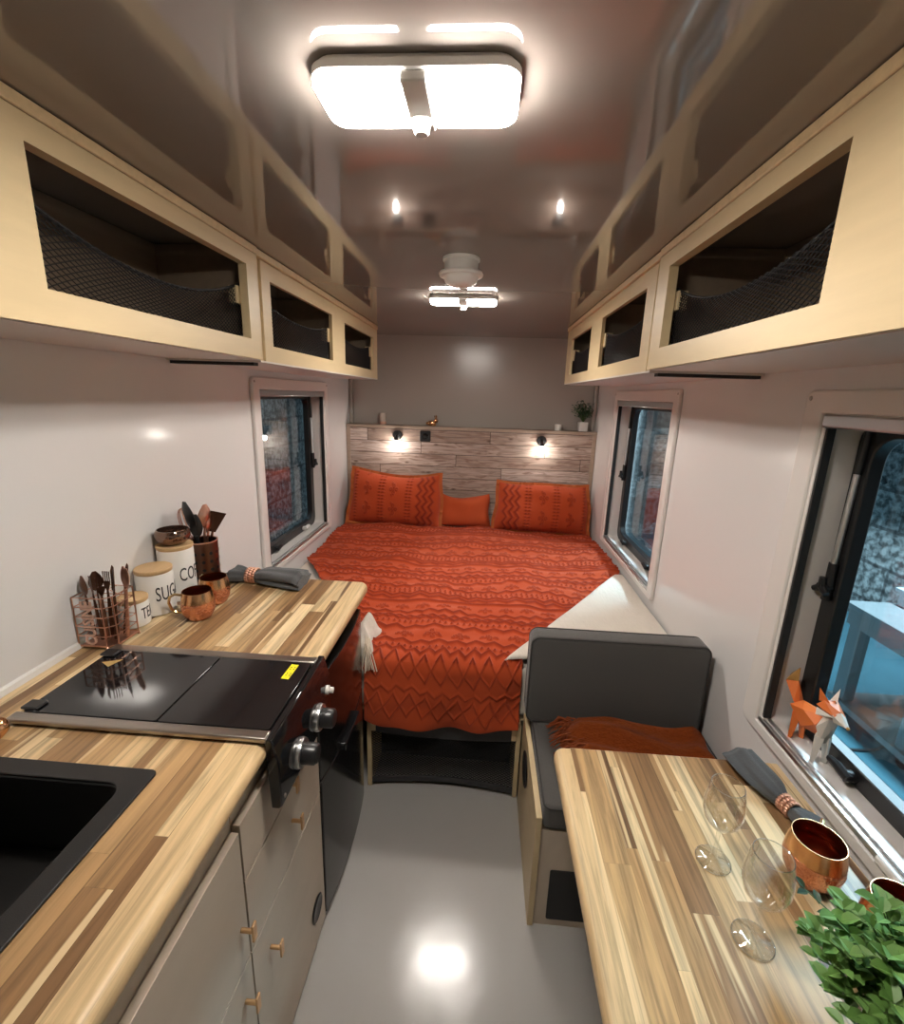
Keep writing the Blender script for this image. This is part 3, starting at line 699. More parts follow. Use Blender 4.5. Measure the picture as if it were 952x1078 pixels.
# tufted cotton pattern ------------------------------------------------------
def ridge(d, w): return np.exp(-(d/w)**2)
def tri(x, p): a = np.mod(x/p, 1.); return np.abs(a*2-1)*2-1
def tuft(u, v, bands, wob=0.):
    """relief 0..1 of tufted rows; u runs along the rows, v across them"""
    h = np.zeros_like(u)
    for (v0, kind, hgt, per, w) in bands:
        d = v-v0
        if kind == 'zig': h = np.maximum(h, ridge((d-hgt*tri(u, per))*.75, w))
        elif kind == 'dia':
            h = np.maximum(h, ridge((d-hgt*tri(u, per))*.75, w)); h = np.maximum(h, ridge((d+hgt*tri(u, per))*.75, w))
        elif kind == 'dots': h = np.maximum(h, ridge(d, w*1.1)*(.5+.5*np.cos(2*PI*u/per))**1.5)
        elif kind == 'line': h = np.maximum(h, ridge(d, w))
        elif kind == 'flow':
            uu = (np.mod(u/per, 1.)-.5)*per; s = hgt
            for (cx, cy, rx, ry) in ((-.55, 0, .36, .20), (.55, 0, .36, .20), (0, .45, .26, .22), (0, -.45, .26, .22), (0, 0, .18, .16), (-.95, -.28, .18, .12), (.95, -.28, .18, .12)):
                q = ((uu-cx*s)/(rx*s))**2+((d-cy*s)/(ry*s))**2; h = np.maximum(h, np.exp(-np.abs(q-.75)*1.6)*.95)
    return h
def grid_mesh(name, V, ni, nj, tuftv, m, parent=None, origin=(0, 0, 0), solid=.006):
    me = bpy.data.meshes.new(name); off = np.array(rootof(parent).location if parent else origin)
    I, J = np.meshgrid(np.arange(ni-1), np.arange(nj-1), indexing='ij'); a = (I*nj+J).ravel()
    F = np.stack([a, a+nj, a+nj+1, a+1], 1).astype(np.int32)
    me.vertices.add(len(V)); me.vertices.foreach_set('co', (V-off).astype(np.float32).ravel())
    me.loops.add(F.size); me.loops.foreach_set('vertex_index', F.ravel())
    me.polygons.add(len(F)); me.polygons.foreach_set('loop_start', np.arange(0, F.size, 4, dtype=np.int32)); me.polygons.foreach_set('loop_total', np.full(len(F), 4, np.int32))
    me.polygons.foreach_set('use_smooth', np.ones(len(F), bool))
    at = me.attributes.new('tuft', 'FLOAT', 'POINT'); at.data.foreach_set('value', np.clip(tuftv, 0, 1).astype(np.float32))
    me.update(calc_edges=True); me.validate(); me.materials.append(m)
    o = bpy.data.objects.new(name, me); COL.objects.link(o)
    if parent: o.parent = parent
    else: o.location = origin
    if solid:
        md = o.modifiers.new('solid', 'SOLIDIFY'); md.thickness = solid; md.offset = -1.
    return o
def wrinkle(x, y, seed, amp, n=14, lo=4., hi=22.):
    rg = np.random.RandomState(seed); h = np.zeros_like(x)
    for _ in range(n):
        a = rg.uniform(0, 2*PI); k = rg.uniform(lo, hi); h += np.sin(k*(x*np.cos(a)+y*np.sin(a))+rg.uniform(0, 6.28)+1.5*np.sin(k*.35*(x*np.sin(a)-y*np.cos(a))))/k
    return h*amp
# bedspread: flat top from the pillows to the front edge, then hanging over it
NI, NJ = 430, 620
s = np.linspace(0, 1, NI); HANG = .272; LEN = HANG+(3.50-1.60)
d = np.linspace(0, LEN, NJ)
S, D = np.meshgrid(s, d, indexing='ij')
rr = .055
yt = np.where(D < HANG, 0, D-HANG)                  # distance back from the fold
Ytop = 1.600+yt
def lerp(a, b, t): return a+(b-a)*np.clip(t, 0, 1)
tt = (Ytop-1.64)/(2.60-1.64)
xl_ = lerp(-.425, -1.050, tt*.97); xr_ = lerp(.186, .822, tt)
U = xl_+(xr_-xl_)*S
# cross-section around the fold
ang = np.clip((D-(HANG-rr*.8))/(rr*1.6), 0, 1)*PI/2
zt = ZM+.016
Zc = np.where(D < HANG-rr*.8, zt-rr-(HANG-rr*.8-D), zt-rr+rr*np.sin(ang))
Yc = np.where(D < HANG-rr*.8, 1.598, np.where(D < HANG+rr*.8, 1.598+rr*(1-np.cos(ang)), 1.598+rr+(D-HANG-rr*.8)))
sag = .030*(4*S*(1-S))-.015
Zc = Zc-np.where(D < HANG, (1-D/HANG)*sag, 0)
bands = []
v = .03
for k in range(2):
    bands += [(v+.060, 'dia', .050, .125, .0055), (v+.128, 'zig', .012, .06, .005)]; v += .16
v = HANG+.055
while v < LEN:
    for kind, dv, hg, pr_, w in (('dots', .030, 0, .026, .0075), ('zig', .040, .011, .075, .0062), ('flow', .072, .034, .118, 0), ('zig', .055, .012, .085, .0065), ('dots', .032, 0, .026, .0075),
                                 ('dia', .055, .018, .100, .0060), ('zig', .060, .011, .070, .0062), ('flow', .060, .029, .098, 0), ('line', .045, 0, 1, .0055), ('zig', .035, .013, .095, .0065), ('zig', .030, .013, .095, .0065), ('dots', .030, 0, .026, .0075)):
        v += dv*.5; bands.append((v, kind, hg, pr_, w)); v += dv*.5
wobv = D+.012*np.sin(U*5.+D*3)+.007*np.sin(U*13.+1.+D*7)+.004*np.sin(U*37.+D*11)
H = tuft(U+.006*np.sin(D*30), wobv, bands)
wr = wrinkle(U, D*1.0, 5, .034, 16, 4., 26.)*np.where(D < HANG, .8, 1.)+wrinkle(U*.6, D*1.6, 8, .035, 10, 20., 60.)
wr += np.where(D < HANG, 1-D/HANG, 0)*(.012*np.sin(U*17+D*9)+.009*np.sin(U*31-D*14+1))
wr += .006*np.clip(np.abs(S-.5)*2-.8, 0, 1)*np.sin(D*60)
H = H*np.where(D < HANG, .45, 1.)
disp = H*.0115+wr+.014
top = np.clip(ang/(PI/2), 0, 1)
Zc = Zc+disp*np.sin(top*PI/2); Yc = Yc-disp*np.cos(top*PI/2)*1.0
X = U
V = np.stack([X, Yc, Zc], -1).reshape(-1, 3)
o = grid_mesh('bedspread', V, NI, NJ, H.ravel(), M_RED, origin=(-.11, 2.6, ZM)); tag(o, 'tufted rust red bedspread with zigzag and flower rows spread over the bed', 'bedspread')

# pillows --------------------------------------------------------------------
def pillow(name, label, w, h, th, loc, tilt, rotz, pattern, roll=0.):
    t = thing(name, label, 'pillow', loc, 'rust red bed pillows')
    n1, n2 = 150, 100
    a = np.linspace(-1, 1, n1); b = np.linspace(-1, 1, n2); A, B = np.meshgrid(a, b, indexing='ij')
    env = np.clip((1-np.abs(A)**3.2), 0, 1)**.55*np.clip((1-np.abs(B)**2.8), 0, 1)**.6
    pinch = 1-.06*(np.abs(A)**2)*(1-np.abs(B)**2)-.0
    pinch2 = 1-.07*(np.abs(B)**2)*(1-np.abs(A)**2)
    Xp = A*w/2*pinch2*(1-.035*B)+.006*np.sin(B*4+w*30); Zp = B*h/2*pinch+.010*np.sin(A*2.6+loc[0]*3)*(B+1)/2-.012*(1-A*A)*(B+1)/2+.014*np.abs(A)**4*(B+1)/2
    hh = tuft(Zp, Xp, pattern) if pattern else np.zeros_like(Xp)
    wr = wrinkle(Xp*2.2, Zp*2.2, int(w*1000)+int(abs(loc[0])*10), .034, 10)
    Yp = -(th/2*env)-hh*.010*np.clip(env*3, 0, 1)-wr*env
    rot = Matrix.Rotation(rotz, 4, 'Z') @ Matrix.Rotation(tilt, 4, 'X') @ Matrix.Rotation(roll, 4, 'Y')
    Rm = np.array(rot.to_3x3()); L = np.array(loc)
    lift = np.array((0, 0, h/2))
    F = np.stack([Xp, Yp, Zp], -1).reshape(-1, 3)+lift; Bk = np.stack([Xp, th/2*env*.9, Zp], -1).reshape(-1, 3)+lift
    mm = M_RED if pattern else M_PLAINRED
    grid_mesh('front_cover', F @ Rm.T+L, n1, n2, hh.ravel(), mm, t, solid=0)
    ob = grid_mesh('back_cover', (Bk @ Rm.T+L), n1, n2, np.zeros(n1*n2), M_PLAINRED, t, solid=0); ob.data.flip_normals()
    if pattern:                                      # ruffled flange round the edge
        fl = MB(); per = []
        m_ = 46
        for i in range(m_): per.append((-1+2*i/m_, -1))
        for i in range(28): per.append((1, -1+2*i/28))
        for i in range(m_): per.append((1-2*i/m_, 1))
        for i in range(28): per.append((-1, 1-2*i/28))
        vs = []
        rg = random.Random(int(abs(loc[0])*100))
        for (p, q) in per:
            x0 = p*w/2*(1-.07*(q*q)*(1-p*p))*(1-.035*q)+.006*math.sin(q*4+w*30); z0 = q*h/2*(1-.06*(p*p)*(1-q*q))+.010*math.sin(p*2.6+loc[0]*3)*(q+1)/2-.012*(1-p*p)*(q+1)/2+.014*abs(p)**4*(q+1)/2; e = .024
            nx = p if abs(p) == 1 else p*.15; nz = q if abs(q) == 1 else q*.15
            wob = rg.uniform(-.009, .009)
            for (k, yy) in ((0, -.002), (1, -.002+wob), (1, .002+wob), (0, .002)):
                vs.append(Rm @ (np.array((x0+nx*e*k, yy, z0+nz*e*k*.8))+lift)+L)
        n = len(per); fs = [(4*i+k, 4*i+(k+1) % 4, 4*((i+1) % n)+(k+1) % 4, 4*((i+1) % n)+k) for i in range(n) for k in range(4)]
        fl.add(vs, fs).build('flange', M_PILEDGE, t, fix=True)
    return t
def pil_bands(w):
    b = []
    for c, kk in ((-.30, 'dots'), (-.20, 'flow'), (-.105, 'dots'), (-.08, 'dots'), (.0, 'flow'), (.10, 'dots'), (.125, 'dots'), (.19, 'zig'), (.235, 'zig'), (.28, 'zig')):
        if kk == 'dots': b.append((c, 'dots', 0, .024, .010))
        elif kk == 'zig': b.append((c, 'zig', .014, .08, .0085))
        else: b.append((c, 'flow', .046, .150, 0))
    return b
pillow('pillow', 'tufted rust red pillow propped under the sconce beside the black socket', .68, .385, .24, (-.665, 3.440, .634), R(-13), R(1), pil_bands(.66), R(2))
pillow('pillow', 'tufted rust red pillow propped under the sconce beneath the potted plant', .67, .355, .24, (.455, 3.425, .632), R(-15), R(-1), [(-c, k, a, b_, d_) for c, k, a, b_, d_ in pil_bands(.66)], R(1))
pillow('pillow', 'plain rust red middle pillow set between the two tufted ones', .38, .235, .13, (-.125, 3.500, .630), R(-12), 0, None)

# cream sheet corner over the bed -------------------------------------------
def cloth_slab(name, poly_fn, nx, ny, z, thick, seed, amp, m, label, cat, origin):
    a = np.linspace(0, 1, nx); b = np.linspace(0, 1, ny); A, B = np.meshgrid(a, b, indexing='ij')
    X, Y = poly_fn(A, B); edge = np.minimum(np.minimum(A, 1-A)*6, np.minimum(B, 1-B)*6); edge = np.clip(edge, 0, 1)**.5
    Z = z+thick*edge*(1+1.1*np.clip(1-B*2.2, 0, 1))+wrinkle(X, Y, seed, amp, 14, 6., 40.)*edge
    o = grid_mesh(name, np.stack([X, Y, Z], -1).reshape(-1, 3), nx, ny, np.zeros(nx*ny), m, origin=origin, solid=.004)
    return tag(o, label, cat)
def sheet_fn(A, B):
    # A across from the diagonal edge to the wall, B from the front edge to the back tip
    xa = .118+(.800-.118)*B; ya = 1.612+(2.60-1.612)*B
    X = xa+(XR-.012-xa)*A; Y = ya+(np.clip(1.612+(2.60-1.612)*B, 1.612, 2.6)-ya)*A+.02*np.sin(A*9)*(1-B)
    return X, Y
cloth_slab('bed_sheet', sheet_fn, 90, 110, ZM+.036, .020, 9, .030, M_SHEET, 'crinkled cream sheet folded over the bed corner behind the grey backrest', 'sheet', (.6, 1.9, ZM))
t = thing('white_throw', 'bunched cream throw with knotted tassels at the bed corner beside the worktop', 'throw blanket', (-.49, 1.72, ZM+.03))
A, B = np.meshgrid(np.linspace(0, 1, 60), np.linspace(0, 1, 50), indexing='ij')
Xt = -.60+.190*A+.012*np.sin(B*9); Yt = 1.600+.22*B+.012*np.sin(A*11)
env = np.clip(np.minimum(A, 1-A)*4, 0, 1)**.5*np.clip(np.minimum(B, 1-B)*4, 0, 1)**.5
Zt = ZM+.026+(.060+.02*np.sin(A*14+B*4)+wrinkle(Xt, Yt, 31, .12, 12, 20., 70.))*env
grid_mesh('cloth', np.stack([Xt, Yt, Zt], -1).reshape(-1, 3), 60, 50, np.zeros(3000), M_SHEET, t, solid=0)
ta = MB(); rg = random.Random(5)
for k in range(3):
    x = -.430+.009*k+rg.uniform(-.003, .003); y = 1.612-.003*k
    for j in range(4):
        dx, dy = rg.uniform(-.006, .030), rg.uniform(-.015, .005)
        ta.tube([(x, 1.64, ZM+.085-.006*k), (x+dx*.4, y-.006, ZM+.07-.006*k), (x+dx, y-.022+dy, ZM+.030-.006*k), (x+dx*1.5, y-.026+dy, ZM-.02-.006*k)], .0024, 5)
ta.build('tassels', M_TASSEL, t)['kind'] = 'stuff'

# ------------------------------------------------------------------ bench
BX0 = .205; BYF = 1.132
t = thing('bench', 'pale plywood dinette bench box with a black vent panel', 'bench', (.52, 1.35, 0))
MB().box(BX0, BX0+.018, BYF-.004, 1.598, 0, .418).build('side_panel', M_PLY, t, bevel=.0015)
f = MB(); f.box(BX0+.019, XR-.002, BYF+.004, BYF+.022, .0, .368); f.build('front_panel', M_CAB, t)
MB().box(BX0+.019, XR-.002, BYF+.022, 1.597, .350, .368).build('seat_board', M_CAB, t)
MB().prism(rrect(.262, .62, .030, .222, .006), BYF-.001, BYF+.0038, 'y').build('vent_panel', M_RUBBER, t, bevel=.001)
mg = axis_mx((BX0, 1.425, .315), (-1, 0, 0))
MB().lathe([(.001, 0), (.058, 0), (.062, .003), (.058, .006), (.045, .003), (.001, .002)], mx=mg, seg=28).build('vent_grommet', M_BLACKP, t)
seat_poly = rrect(BX0+.021, XR-.006, BYF, 1.590, .022, 4)
t = thing('seat_cushion', 'charcoal bench seat cushion lying on the plywood box', 'cushion', (.53, 1.36, .369), 'charcoal dinette cushions')
MB().rslab(seat_poly, .3695, .452, .016, [1]*len(seat_poly), 5).build('cover', M_GREYFAB, t)
pp = MB(); q = rrect(BX0+.023, XR-.008, BYF+.003, 1.587, .022, 4)
pp.tube([(a, b, .4465) for a, b in q], .0034, 6, closed=True); pp.build('piping', M_PIPING, t)
BYB = 1.500
back_poly = rrect(.200, .820, .454, .800, .030, 5)
t = thing('back_cushion', 'charcoal backrest cushion standing upright between bench seat and bed', 'cushion', (.51, 1.54, .453), 'charcoal dinette cushions')
bk = MB(); bk.rslab(back_poly, -.0, .082, .016, [1]*len(back_poly), 5); bk.v = [(a, BYB+c, b) for a, b, c in bk.v]; bk.build('cover', M_GREYFAB, t)
for yy in (BYB+.004, BYB+.078):
    q = rrect(.203, .817, .457, .797, .030, 5); pp = MB(); pp.tube([(a, yy, b) for a, b in q], .0036, 6, closed=True); pp.build('piping', M_PIPING, t)

# rust throw on the seat
t = thing('throw_blanket', 'fringed rust brown throw heaped on the charcoal bench seat', 'throw blanket', (.57, 1.40, .453))
n1, n2 = 120, 60
A, B = np.meshgrid(np.linspace(0, 1, n1), np.linspace(0, 1, n2), indexing='ij')
Xt = .325+.500*A+.010*np.sin(B*7); Yt = 1.225+.265*B+.015*np.sin(A*8)*(1-B)
env = np.clip(np.minimum(A, 1-A)*9, 0, 1)**.5*np.clip(np.minimum(B, 1-B)*5, 0, 1)**.5
hgt = .040+.045*np.exp(-((B-.72)/.22)**2)*(1-.35*A)+.018*np.sin(A*5+.5)*B+.012*np.sin(B*22+A*3)+wrinkle(Xt, Yt, 21, .06, 12, 12., 50.)
Zt = .4545+np.clip(hgt, .015, .2)*env
grid_mesh('blanket', np.stack([Xt, Yt, Zt], -1).reshape(-1, 3), n1, n2, np.zeros(n1*n2), M_THROW, t, solid=0)
fr = MB(); rg = random.Random(11)
for k in range(70):
    b_ = rg.uniform(.25, 1); y = 1.225+.265*b_; z = .463+rg.uniform(.0, .050)*math.sin(PI*min(1, b_*.9))
    x = .335+rg.uniform(0, .05); L_ = rg.uniform(.035, .085)
    fr.tube([(x, y, z+.012), (x-L_*.4, y+rg.uniform(-.015, .01), z+.016), (x-L_, y+rg.uniform(-.03, .01), max(.457, z-.012))], [.0030, .0026, .0012], 5)
fr.build('fringe', M_FRINGE, t)['kind'] = 'stuff'

# ------------------------------------------------------------------ dining table
ZT, TT = .700, .040
TX0, TX1, TY0, TY1 = .226, .808, -.35, 1.098
t = thing('dining_table', 'acacia butcher block dining table with rounded pale edge below the window', 'table', (.5, .4, ZT-TT))
EW = .045
sl = MB(); sl.rslab([(TX0+EW, TY0), (TX1, TY0), (TX1, TY1), (TX0+EW, TY1)], ZT-TT, ZT, .012, [0, 0, 1, 0]); sl.build('tabletop', M_BLOCK, t, smooth=50)
cr = [(TX0+.03+.03*math.cos(R(a)), TY1-.03+.03*math.sin(R(a))) for a in range(90, 181, 15)]
pl = [(TX0+EW, TY0), (TX0+EW, TY1)]+cr+[(TX0, TY0)]
ne = MB(); ne.rslab(pl, ZT-TT, ZT, .016, [0]+[1]*(len(pl)-2)+[0]); ne.build('front_edge', M_NOSE, t, smooth=50)
lg = MB(); lg.lathe([(.001, 0), (.13, 0), (.13, .012), (.03, .020), (.024, .03), (.024, ZT-TT-.012), (.08, ZT-TT-.010), (.08, ZT-TT), (.001, ZT-TT)], (.56, .35, 0), 28); lg.build('pedestal', M_SILVER, t)

# ------------------------------------------------------------------ copper mugs
def mug(name, label):
    t = thing(name, label, 'mug', (0, 0, 0), 'hammered copper mugs')
    out = [(.001, .0), (.030, .0), (.036, .004), (.045, .022), (.0485, .042), (.0470, .058)]
    MB().lathe(out+[(.0466, .0582), (.0462, .04), (.0421, .0195), (.0305, .0055), (.001, .0050)], seg=40).build('body', M_HAMMER, t)
    rim = [(.0470, .0585), (.0450, .074), (.0420, .088), (.0416, .0905), (.0409, .0905), (.0405, .088), (.043, .074), (.0450, .0585)]
    MB().lathe(rim, seg=40, closed=True).build('upper_band', M_COPPER, t)
    ins = [(.0405, .0898), (.0425, .074), (.0446, .0586), (.0462, .0565), (.0455, .04), (.0415, .020), (.030, .007), (.001, .0060)]
    MB().lathe(ins+[(r+.0004 if r > .01 else .001, z-.0006) for r, z in ins[::-1]], seg=40, closed=True).build('lining', M_COPIN, t)
    h = MB(); h.tube([(.044, 0, .078), (.062, 0, .082), (.076, 0, .074), (.080, 0, .056), (.074, 0, .034), (.060, 0, .022), (.044, 0, .022)], .0042, 8); h.build('handle', M_BRASS, t)
    return t
m0 = mug('copper_mug', 'hammered copper mug standing in front of the SUGAR canister'); place(m0, (-.860, 1.275, ZC), (0, 0, R(-160)))
dup(m0, (-.872, 1.385, ZC), (0, 0, R(150)), 'hammered copper mug beside the perforated utensil holder')
dup(m0, (.690, .780, ZT), (0, 0, R(50)), 'hammered copper mug on the table beside the rolled napkin', scale=1.07)
dup(m0, (.752, .664, ZT), (0, 0, R(-40)), 'hammered copper mug on the table half hidden by the leafy plant', scale=1.07)
# shiny copper ornament just at the picture's edge, on the worktop by the hob
eg = MB(); eg.lathe([(.001, 0), (.016, 0), (.026, .012), (.027, .024), (.020, .036), (.010, .041), (.001, .042)], seg=28)
tag(place(eg.build('spice_pot', M_COPPER), (-.955, .733, ZC)), 'small rounded copper pot between the hob and the sink', 'pot')

# ------------------------------------------------------------------ napkin rolls
def napkin(label):
    t = thing('napkin', label, 'napkin', (0, 0, 0), 'charcoal napkins in copper rings')
    n, k = 34, 40; vs = []; ring_at = .30
    rg = np.random.RandomState(4); ph = rg.uniform(0, 6.28, 4)
    for i in range(n+1):
        s = i/n; d = abs(s-ring_at)
        w = .017+.020*(1-math.exp(-(d/.13)**2))*(1.25 if s > ring_at else .8)+(.010*max(0, s-.55))
        h = .015+.006*(1-math.exp(-(d/.12)**2))
        if s < .03 or s > .97: w *= .9; h *= .75
        for j in range(k):
            a = 2*PI*j/k; am = .16*(1-math.exp(-(d/.2)**2))+.07
            f = 1+am*(math.sin(3*a+ph[0]+s*2)*.5+math.sin(5*a+ph[1]-s*3)*.5)+.05*math.sin(9*a+ph[2])
            vs.append((-.10+.215*s, w*f*math.cos(a)+.012*math.sin(s*3), max(.0006, h+h*f*math.sin(a)*.98)))
    fs = [(i*k+j, i*k+(j+1) % k, (i+1)*k+(j+1) % k, (i+1)*k+j) for i in range(n) for j in range(k)]+[tuple(range(k))[::-1], tuple(n*k+j for j in range(k))]
    MB().add(vs, fs).build('cloth', M_NAPKIN, t, smooth=60)
    rg2 = MB(); x0 = -.10+.215*ring_at
    for dx, ph_ in ((-.010, 0), (0, .5), (.010, 0)):
        for j in range(18):
            a = 2*PI*(j+ph_)/18; y, z = .0215*math.cos(a)+.009, .0185+.0185*math.sin(a)
            if z < .004: z = .004
            blob(rg2, (x0+dx, y, z), .0056, .0042, .0042, 8, 6)
    rg2.build('ring', M_ROSE, t)
    return t
n0 = napkin('rolled charcoal napkin in a copper ring on the kitchen worktop'); place(n0, (-.785, 1.552, ZC), (0, 0, R(-3)), 1.34)
dup(n0, (.738, .975, ZT), (0, 0, R(103)), 'rolled charcoal napkin in a copper ring on the dining table', scale=1.12); bpy.data.objects['napkin.001'].scale = (1.12, .85, 1.)

# ------------------------------------------------------------------ canisters
def canister(label, word, x, y, r, h, tsize, a0):
    t = thing('canister', label, 'canister', (x, y, ZC), 'white lettered kitchen canisters')
    MB().lathe([(.001, 0), (r-.004, 0), (r, .004), (r, h-.004), (r-.003, h), (.001, h)], (x, y, ZC), 48).build('jar', M_CERAMIC, t)
    MB().lathe([(.001, h+.0004), (r-.001, h+.0004), (r, h+.003), (r, h+.011), (r-.002, h+.013), (.001, h+.013)], (x, y, ZC), 48).build('lid', M_BAMBOO, t)
    tx = text_mb(word, tsize, .0004, .62); vs = []
    for (a, b, c) in tx.v:
        g = a0+a/r; q = r+.0006+c; vs.append((x+q*math.cos(g), y+q*math.sin(g), ZC+h*.52+b*1.15))
    tx.v = vs; tx.build('lettering', M_INK, t, smooth=0)
canister('smallest white canister lettered TEA with bamboo lid', 'TEA', -1.022, 1.212, .042, .075, .043, R(8))
canister('middle white canister lettered SUGAR with bamboo lid', 'SUGAR', -1.014, 1.304, .0525, .134, .056, R(4))
canister('tallest white canister lettered COFFEE with bamboo lid', 'COFFEE', -1.012, 1.412, .0545, .176, .056, R(12))
bw = MB(); r_ = .050; z_ = ZC+.1795
bw.lathe([(.001, 0), (.030, 0), (.046, .012), (.053, .028), (.052, .042), (.047, .050), (.044, .050), (.049, .041), (.050, .028), (.043, .014), (.028, .004), (.001, .003)], seg=36)
tag(place(bw.build('bowl', M_WATERY), (-1.014, 1.412, ZC+.1895)), 'small smoky copper bowl standing on the COFFEE canister', 'bowl')

# ------------------------------------------------------------------ utensil holder and utensils
UX, UY, UR, UH = -1.000, 1.545, .050, .160
t = thing('utensil_holder', 'dark bronze utensil holder with rows of punched holes', 'utensil holder', (UX, UY, ZC))
MB().lathe([(.001, 0), (UR, 0), (UR, UH), (UR-.0025, UH), (UR-.0025, .003), (.001, .003)], (UX, UY, ZC), 44).build('cylinder', M_DARKCOP, t)
ho = MB()
for a in range(12):
    for k in range(4):
        g = R(30*a+ (0)); ho.lathe([(.001, 0), (.0062, 0), (.0062, .0007), (.001, .0007)], mx=axis_mx((UX+UR*math.cos(g), UY+UR*math.sin(g), ZC+.030+.030*k), (math.cos(g), math.sin(g), 0)), seg=10)
ho.build('punched_holes', M_BLACKP, t, smooth=0)
MB().lathe([(UR-.003, UH-.002), (UR+.0015, UH-.002), (UR+.0015, UH+.002), (UR-.003, UH+.002)], (UX, UY, ZC), 44, closed=True).build('rolled_rim', M_ROSE, t)
UG = 'kitchen utensils in the bronze holder'
def utensil(name, label, foot, tip, mb_parts):
    """parts given along local z from foot; each (part name, MB, material)"""
    t = thing(name, label, 'utensil', foot, UG)
    m = axis_mx(foot, Vector(tip)-Vector(foot))
    for nm, mb, mm in mb_parts: mb.xform(m).build(nm, mm, t)
    return t
def spoon_head(z0, ln, w, depth, thick=.003):
    mb = MB(); n, k = 10, 14; vs = []
    for lay in (0, 1):
        for i in range(n+1):
            s = i/n; ww = w*math.sin(PI*min(.97, max(.04, s**.85)))**.6
            for j in range(k+1):
                b = -1+2*j/k; vs.append((ww*b, -depth*(1-b*b)*math.sin(PI*s)+lay*thick, z0+ln*s))
    L = (n+1)*(k+1)
    for lay in (0, 1):
        for i in range(n):
            for j in range(k):
                a = lay*L+i*(k+1)+j; mb.f.append((a, a+1, a+k+2, a+k+1)); mb.mi.append(0)
    for i in range(n):
        for j in (0, k):
            a = i*(k+1)+j; mb.f.append((a, a+k+1, L+a+k+1, L+a)); mb.mi.append(0)
    for j in range(k):
        for i in (0, n):
            a = i*(k+1)+j; mb.f.append((a, a+1, L+a+1, L+a)); mb.mi.append(0)
    mb.v = vs; return mb
def rod(z0, z1, r0, r1=None): return MB().tube([(0, 0, z0), (0, 0, (z0+z1)/2), (0, 0, z1)], [r0, (r0+(r1 or r0))/2, r1 or r0], 8)
f = lambda dx, dy: (UX+dx, UY+dy, ZC+.006)
wk = MB()
for k in range(6):
    a = PI*k/6; wk.tube([(.026*math.sin(PI*s)**.7*math.cos(a), .026*math.sin(PI*s)**.7*math.sin(a), .17+.115*(1-math.cos(PI*s))/2) for s in np.linspace(.02, .98, 13)], .0012, 5)
    wk.tube([(-.026*math.sin(PI*s)**.7*math.cos(a), -.026*math.sin(PI*s)**.7*math.sin(a), .17+.115*(1-math.cos(PI*s))/2) for s in np.linspace(.02, .98, 13)], .0012, 5)
utensil('whisk', 'wire balloon whisk leaning out of the bronze holder', f(.014, -.004), (UX-.042, UY-.030, ZC+.29), [('handle', rod(0, .175, .006), M_DARKCOP), ('wires', wk, M_ROSE)])
utensil('serving_spoon', 'big black serving spoon standing tallest in the bronze holder', f(.008, .008), (UX-.018, UY-.050, ZC+.30), [('handle', rod(0, .215, .005, .006), M_BLACKP), ('spoon_bowl', spoon_head(.205, .108, .031, .010), M_BLACKP)])
utensil('slotted_spoon', 'narrow black slotted spoon leaning beside the serving spoon', f(-.014, -.004), (UX+.012, UY-.045, ZC+.27), [('handle', rod(0, .185, .005, .006), M_BLACKP), ('spoon_bowl', spoon_head(.175, .090, .020, .008), M_BLACKP)])
utensil('cooking_spoon', 'rose copper cooking spoon beside the black spoons', f(-.012, .006), (UX+.022, UY+.000, ZC+.28), [('handle', rod(0, .215, .0042), M_ROSE), ('spoon_bowl', spoon_head(.205, .084, .031, .012), M_ROSE)])
utensil('pasta_server', 'rose copper pasta server with a pale handle in the bronze holder', f(-.012, .010), (UX+.024, UY+.022, ZC+.26), [('handle', rod(0, .190, .0042), M_ROSE), ('spoon_bowl', spoon_head(.180, .072, .024, .010), M_ROSE)])
tn = MB(); tn.prism([(-.010, .185), (.010, .185), (.034, .262), (-.034, .262)], -.001, .0012, 'x')
utensil('turner', 'wide copper turner flaring outward at the edge of the bronze holder', f(-.016, .010), (UX+.042, UY+.030, ZC+.25), [('handle', rod(0, .19, .0042), M_DARKCOP), ('blade', tn, M_DARKCOP)])

# ------------------------------------------------------------------ wire cutlery rack
RX0, RX1, RY0, RY1, RH = -1.066, -.968, 1.064, 1.156, .144
t = thing('cutlery_rack', 'rose gold wire cutlery rack with vertical CUISINE lettering', 'cutlery rack', ((RX0+RX1)/2, (RY0+RY1)/2, ZC), )
wi = MB(); zb = ZC+.008
sq = [(RX0, RY0), (RX1-.018, RY0), (RX1, RY0+.018), (RX1, RY1), (RX0, RY1)]
for k in range(6):
    z = zb+.002+(RH-.006)*k/5; wi.tube([(a, b, z) for a, b in sq], .0015, 6, closed=True)
wi.build('wire_hoops', M_ROSE, t)
zz = MB()
for (a0, b0), (a1, b1) in (((RX1, RY0+.018), (RX1, RY1)), ((RX0, RY0), (RX0, RY1)), ((RX0, RY1), (RX1, RY1))):
    pts = []
    for k in range(11):
        s = .25 if k % 2 else .55; pts.append((a0+(a1-a0)*s, b0+(b1-b0)*s, zb+.002+(RH-.006)*k/10))
    zz.tube(pts, .0016, 6)
for a, b in sq: zz.tube([(a, b, zb), (a, b, zb+RH-.004)], .0019, 6)
zz.build('zigzag_wires', M_ROSE, t)
bt = MB(); bt.prism([(a, b) for a, b in sq], zb-.002, zb+.0005, 'z'); bt.build('base_tray', M_ROSE, t)
for a, b in sq: ft = MB(); blob(ft, (a, b, ZC+.0045), .0045, .0045, .0045, 10, 6); ft.build('foot', M_ROSE, t)
tx = text_mb('CUISINE', .043, .0018, .80, off=.0010)
